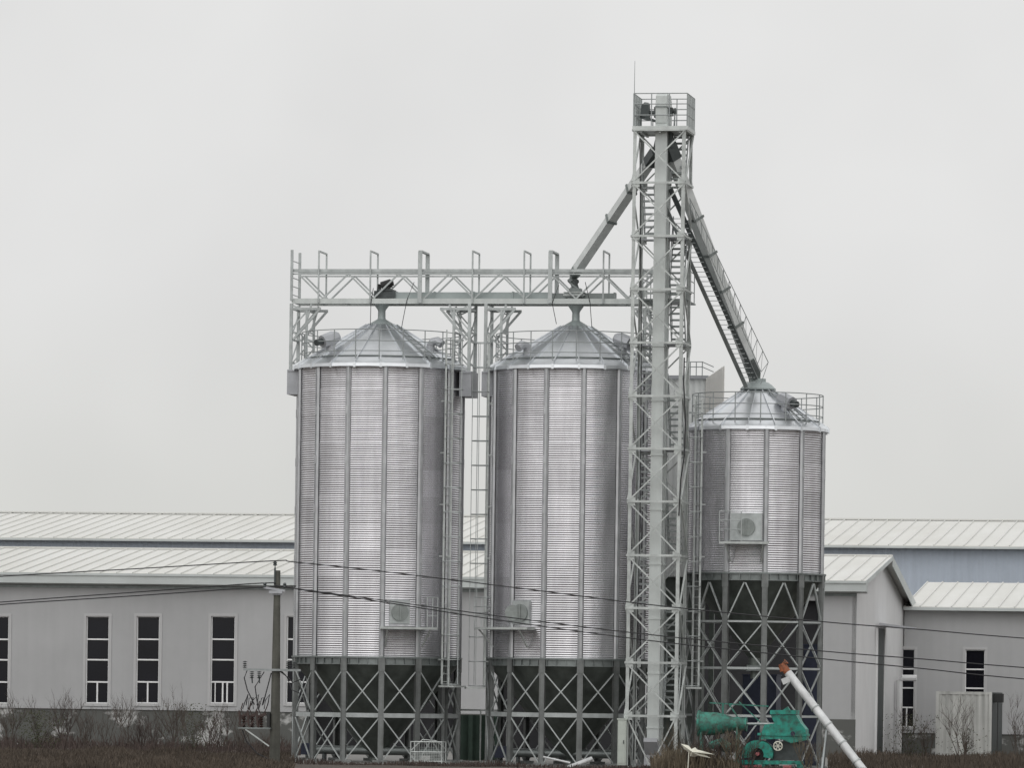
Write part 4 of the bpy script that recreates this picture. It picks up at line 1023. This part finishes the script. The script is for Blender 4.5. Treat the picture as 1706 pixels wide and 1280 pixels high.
# ------------------------------------------------------------------ plants
def twig(mb, p, d, L, r, depth, rng):
    segs = 3; pts = [p.copy()]; q = p.copy(); dd = d.copy()
    for i in range(segs):
        dd = (dd + Vector((rng.uniform(-.18, .18), rng.uniform(-.18, .18), rng.uniform(-.02, .14)))).normalized()
        q = q + dd * L / segs; pts.append(q.copy())
    mb.path(pts, r, 4, [r, r * .8, r * .6, r * .35])
    if depth:
        for k in range(rng.randint(3, 4)):
            i = rng.randint(1, segs); t = Vector((rng.uniform(-1, 1), rng.uniform(-1, 1), rng.uniform(.1, .9))).normalized()
            twig(mb, pts[i], (dd * .9 + t * .8).normalized(), L * rng.uniform(.45, .7), r * .55, depth - 1, rng)
def shrub(x, b, h, label, m='bark', seed=1, stems=4, leaves=0, group='bare shrubs'):
    rng = random.Random(seed); a = A(x, b, 1240)
    mb = MB()
    for k in range(stems): twig(mb, Vector((a + rng.uniform(-.2, .2), b + rng.uniform(-.2, .2), 0)), Vector((rng.uniform(-.5, .5), rng.uniform(-.4, .4), 1)).normalized(), h * rng.uniform(.5, .75), .022, 3, rng)
    if not leaves:
        return solo('bare_shrub', mb, m, label, 'shrub', a, b, group=group, smooth=False)
    root = thing('leafy_shrub', label, 'shrub', a, b, group=group); mb.build('stems', m, root, smooth=False)
    lf = MB()
    for i in range(leaves):
        t = rng.uniform(0, 2 * pi); rr = rng.random() * h * .75; z = rng.uniform(.05, 1) ** 1.3 * h
        c = Vector((a + rr * cos(t), b + rr * sin(t) * .7, z)); n = Vector((rng.gauss(0, 1), rng.gauss(0, 1), rng.gauss(0, 1))).normalized(); u = n.orthogonal().normalized() * rng.uniform(.03, .06); v = n.cross(u.normalized()) * rng.uniform(.015, .03)
        lf.add([c - u, c + v, c + u, c - v], [(0, 1, 2, 3)])
    lf.build('foliage', 'olive', root, smooth=False)
    return root
SH = [(62, 24, 1.7, 'olive shrub against the plinth under the leftmost visible window', 1100), (175, 22, 1.8, 'bare grey shrub below the second window of the hall', 0), (212, 26, 2.2, 'tall forked bare shrub between second and third window of the hall', 0), (255, 20, 1.5, 'low reddish shrub below the third hall window', 0),
      (320, 25, 2.1, 'olive leafed shrub between the third and fourth hall windows', 900), (345, 20, 1.6, 'bare brown shrub just left of the fourth hall window', 0), (395, 18, 1.7, 'bare shrub below the fuse platform of the pole', 0), (425, -2, 1.4, 'bare shrub at the foot of the concrete pole', 0),
      (1518, 48, 2.0, 'dark bushy shrub below the narrow annex window', 700), (1604, 44, 2.3, 'bare forked sapling in front of the white container', 0), (1612, 45, 1.4, 'short bushy shrub beside the sapling at the container', 300), (1700, 47, 2.5, 'bare shrub right of the white container by the frame edge', 0), (1545, 46, 1.6, 'thin bare shrub near the container left corner', 0)]
for i, (x, b, h, lab, lv) in enumerate(SH): shrub(x, b, h, lab, 'redtwig' if 'reddish' in lab or 'brown' in lab else 'bark', 20 + i, 5, lv)
XS = [(15, 30, 2.0, 'bare scrub at the left frame edge below the cut off window'), (105, 28, 2.4, 'tall thin scrub midway between the first two whole windows and the frame edge'), (140, 18, 1.5, 'bare scrub nearest the viewer below the left window'),
      (235, 30, 1.3, 'short scrub against the plinth under the third window'), (290, 22, 2.0, 'wiry scrub in the wide gap between the paired windows and the lone one'), (370, 27, 1.7, 'scrub right under the lone window beside the pole')]
for i, (x, b, h, lab) in enumerate(XS): shrub(x, b, h, lab, ('bark', 'redtwig')[i % 2], 120 + i, 8, 0, 'bare shrubs')
for i, (x, b, h, lab) in enumerate([(1120, -6.6, 1.2, 'dry weed clump at the right foot of the lattice tower'), (1150, -9.5, 1.25, 'dry weed clump in front of the green drum mouth'), (1196, -9.6, 1.35, 'tall dry weed clump below the middle of green drum'), (1222, -9.8, 1.5, 'tangled dry weeds left of the mill rotor housing'), (1246, -9.4, 1.2, 'reddish dry weeds between the drum end and the mill'), (1180, -9.9, 1.0, 'low dry weeds under the white torn plastic'), (1352, -9.6, 1.1, 'dry weed clump under the sloping auger pipe')]):
    shrub(x, b, h, lab, ('straw', 'bark', 'redtwig')[i % 3], 60 + i, 9, 0, 'dry weed clumps')

def grass(name, m, x0, x1, b0, b1, n, h0, h1, seed):
    rng = random.Random(seed); mb = MB(); vs = []; fs = []
    for i in range(n):
        b = rng.uniform(b0, b1); a = A(rng.uniform(x0, x1), b, 1260)
        if sin(a * .8 + 2 * sin(b * .4)) * cos(b * .5 + sin(a * .55)) < -.45: continue
        h = rng.uniform(h0, h1) * (.6 + .8 * abs(sin(a * .9 + b * .3) * cos(a * .37)))
        t = rng.uniform(0, pi); w_ = rng.uniform(.012, .03); dx, dy = rng.gauss(0, .25) * h, rng.gauss(0, .25) * h; o = len(vs)
        cx, cy = cos(t) * w_, sin(t) * w_
        vs += [(a - cx, b - cy, 0), (a + cx, b + cy, 0), (a + dx * .4 + cx * .7, b + dy * .4 + cy * .7, h * .6), (a + dx * .4 - cx * .7, b + dy * .4 - cy * .7, h * .6), (a + dx, b + dy, h)]
        fs += [(o, o + 1, o + 2, o + 3), (o + 3, o + 2, o + 4)]
    mb.v, mb.f = vs, fs
    o = solo(name, mb, m, 'x', 'x', 0, 0, smooth=False); o['kind'] = 'stuff'
    return o
for nm, m_, x0, x1, b0, b1, n_, h0, h1, sd, lab, cat in [
    ('dead_grass', 'redtwig', -60, 500, 12, 38, 4500, .2, .62, 5, 'reddish brown dead weeds along the foot of the factory hall', 'dead grass'),
    ('brown_weeds', 'brownweed', -60, 490, -33, 14, 34000, .06, .34, 11, 'dull brown dead weeds on the open ground left of the silos', 'weeds'),
    ('weed_cover', 'straw', 1085, 1232, -10.5, -7.0, 1500, .2, .8, 6, 'dry straw coloured weeds around the drum machine and tower foot', 'weeds'),
    ('ground_weeds', 'brownweed', 1180, 1460, -10.8, -6.5, 3800, .1, .3, 16, 'low brown weeds in front of the green mill', 'weeds'),
    ('roadside_grass', 'brownweed', 1380, 1770, -10.5, 49, 12000, .1, .42, 8, 'low dead brown grass on the bare earth before the container', 'dry grass'),
    ('low_grass', 'redtwig', 480, 1090, -9.5, -5.5, 3500, .05, .22, 9, 'sparse low dead grass along the front of the silo feet', 'dead grass')]:
    o = grass(nm, m_, x0, x1, b0, b1, n_, h0, h1, sd); o['label'] = lab; o['category'] = cat

# torn plastic caught on the weeds
rng = random.Random(3); mb = MB(); B4 = -10.9
out_ = [(1134, 1240), (1147, 1243), (1152, 1249), (1158, 1246), (1162, 1250), (1174, 1253), (1190, 1258), (1172, 1257), (1184, 1264), (1164, 1260), (1157, 1262), (1150, 1261), (1150, 1257), (1140, 1249)]
cpt = P(1154, 1254, B4 - .12)
ring = [P(x, y, B4 + rng.uniform(-.15, .15)) for x, y in out_]
n = len(ring)
vs = [cpt] + ring + [cpt + Vector((0, .05, 0))] + [p + Vector((0, .03, 0)) for p in ring]
fs = [(0, 1 + k, 1 + (k + 1) % n) for k in range(n)] + [(n + 1, n + 2 + (k + 1) % n, n + 2 + k) for k in range(n)] + [(1 + k, n + 2 + k, n + 2 + (k + 1) % n, 1 + (k + 1) % n) for k in range(n)]
mb.add(vs, fs); mb.bar(P(1148, 1246, B4), (P(1146, 1278, B4).x, B4, 0), .03)
solo('torn_plastic', mb, 'rag', 'torn strip of white plastic caught on dry stalks near the tower', 'plastic sheet', P(1154, 1254, B4).x, B4, smooth=False)
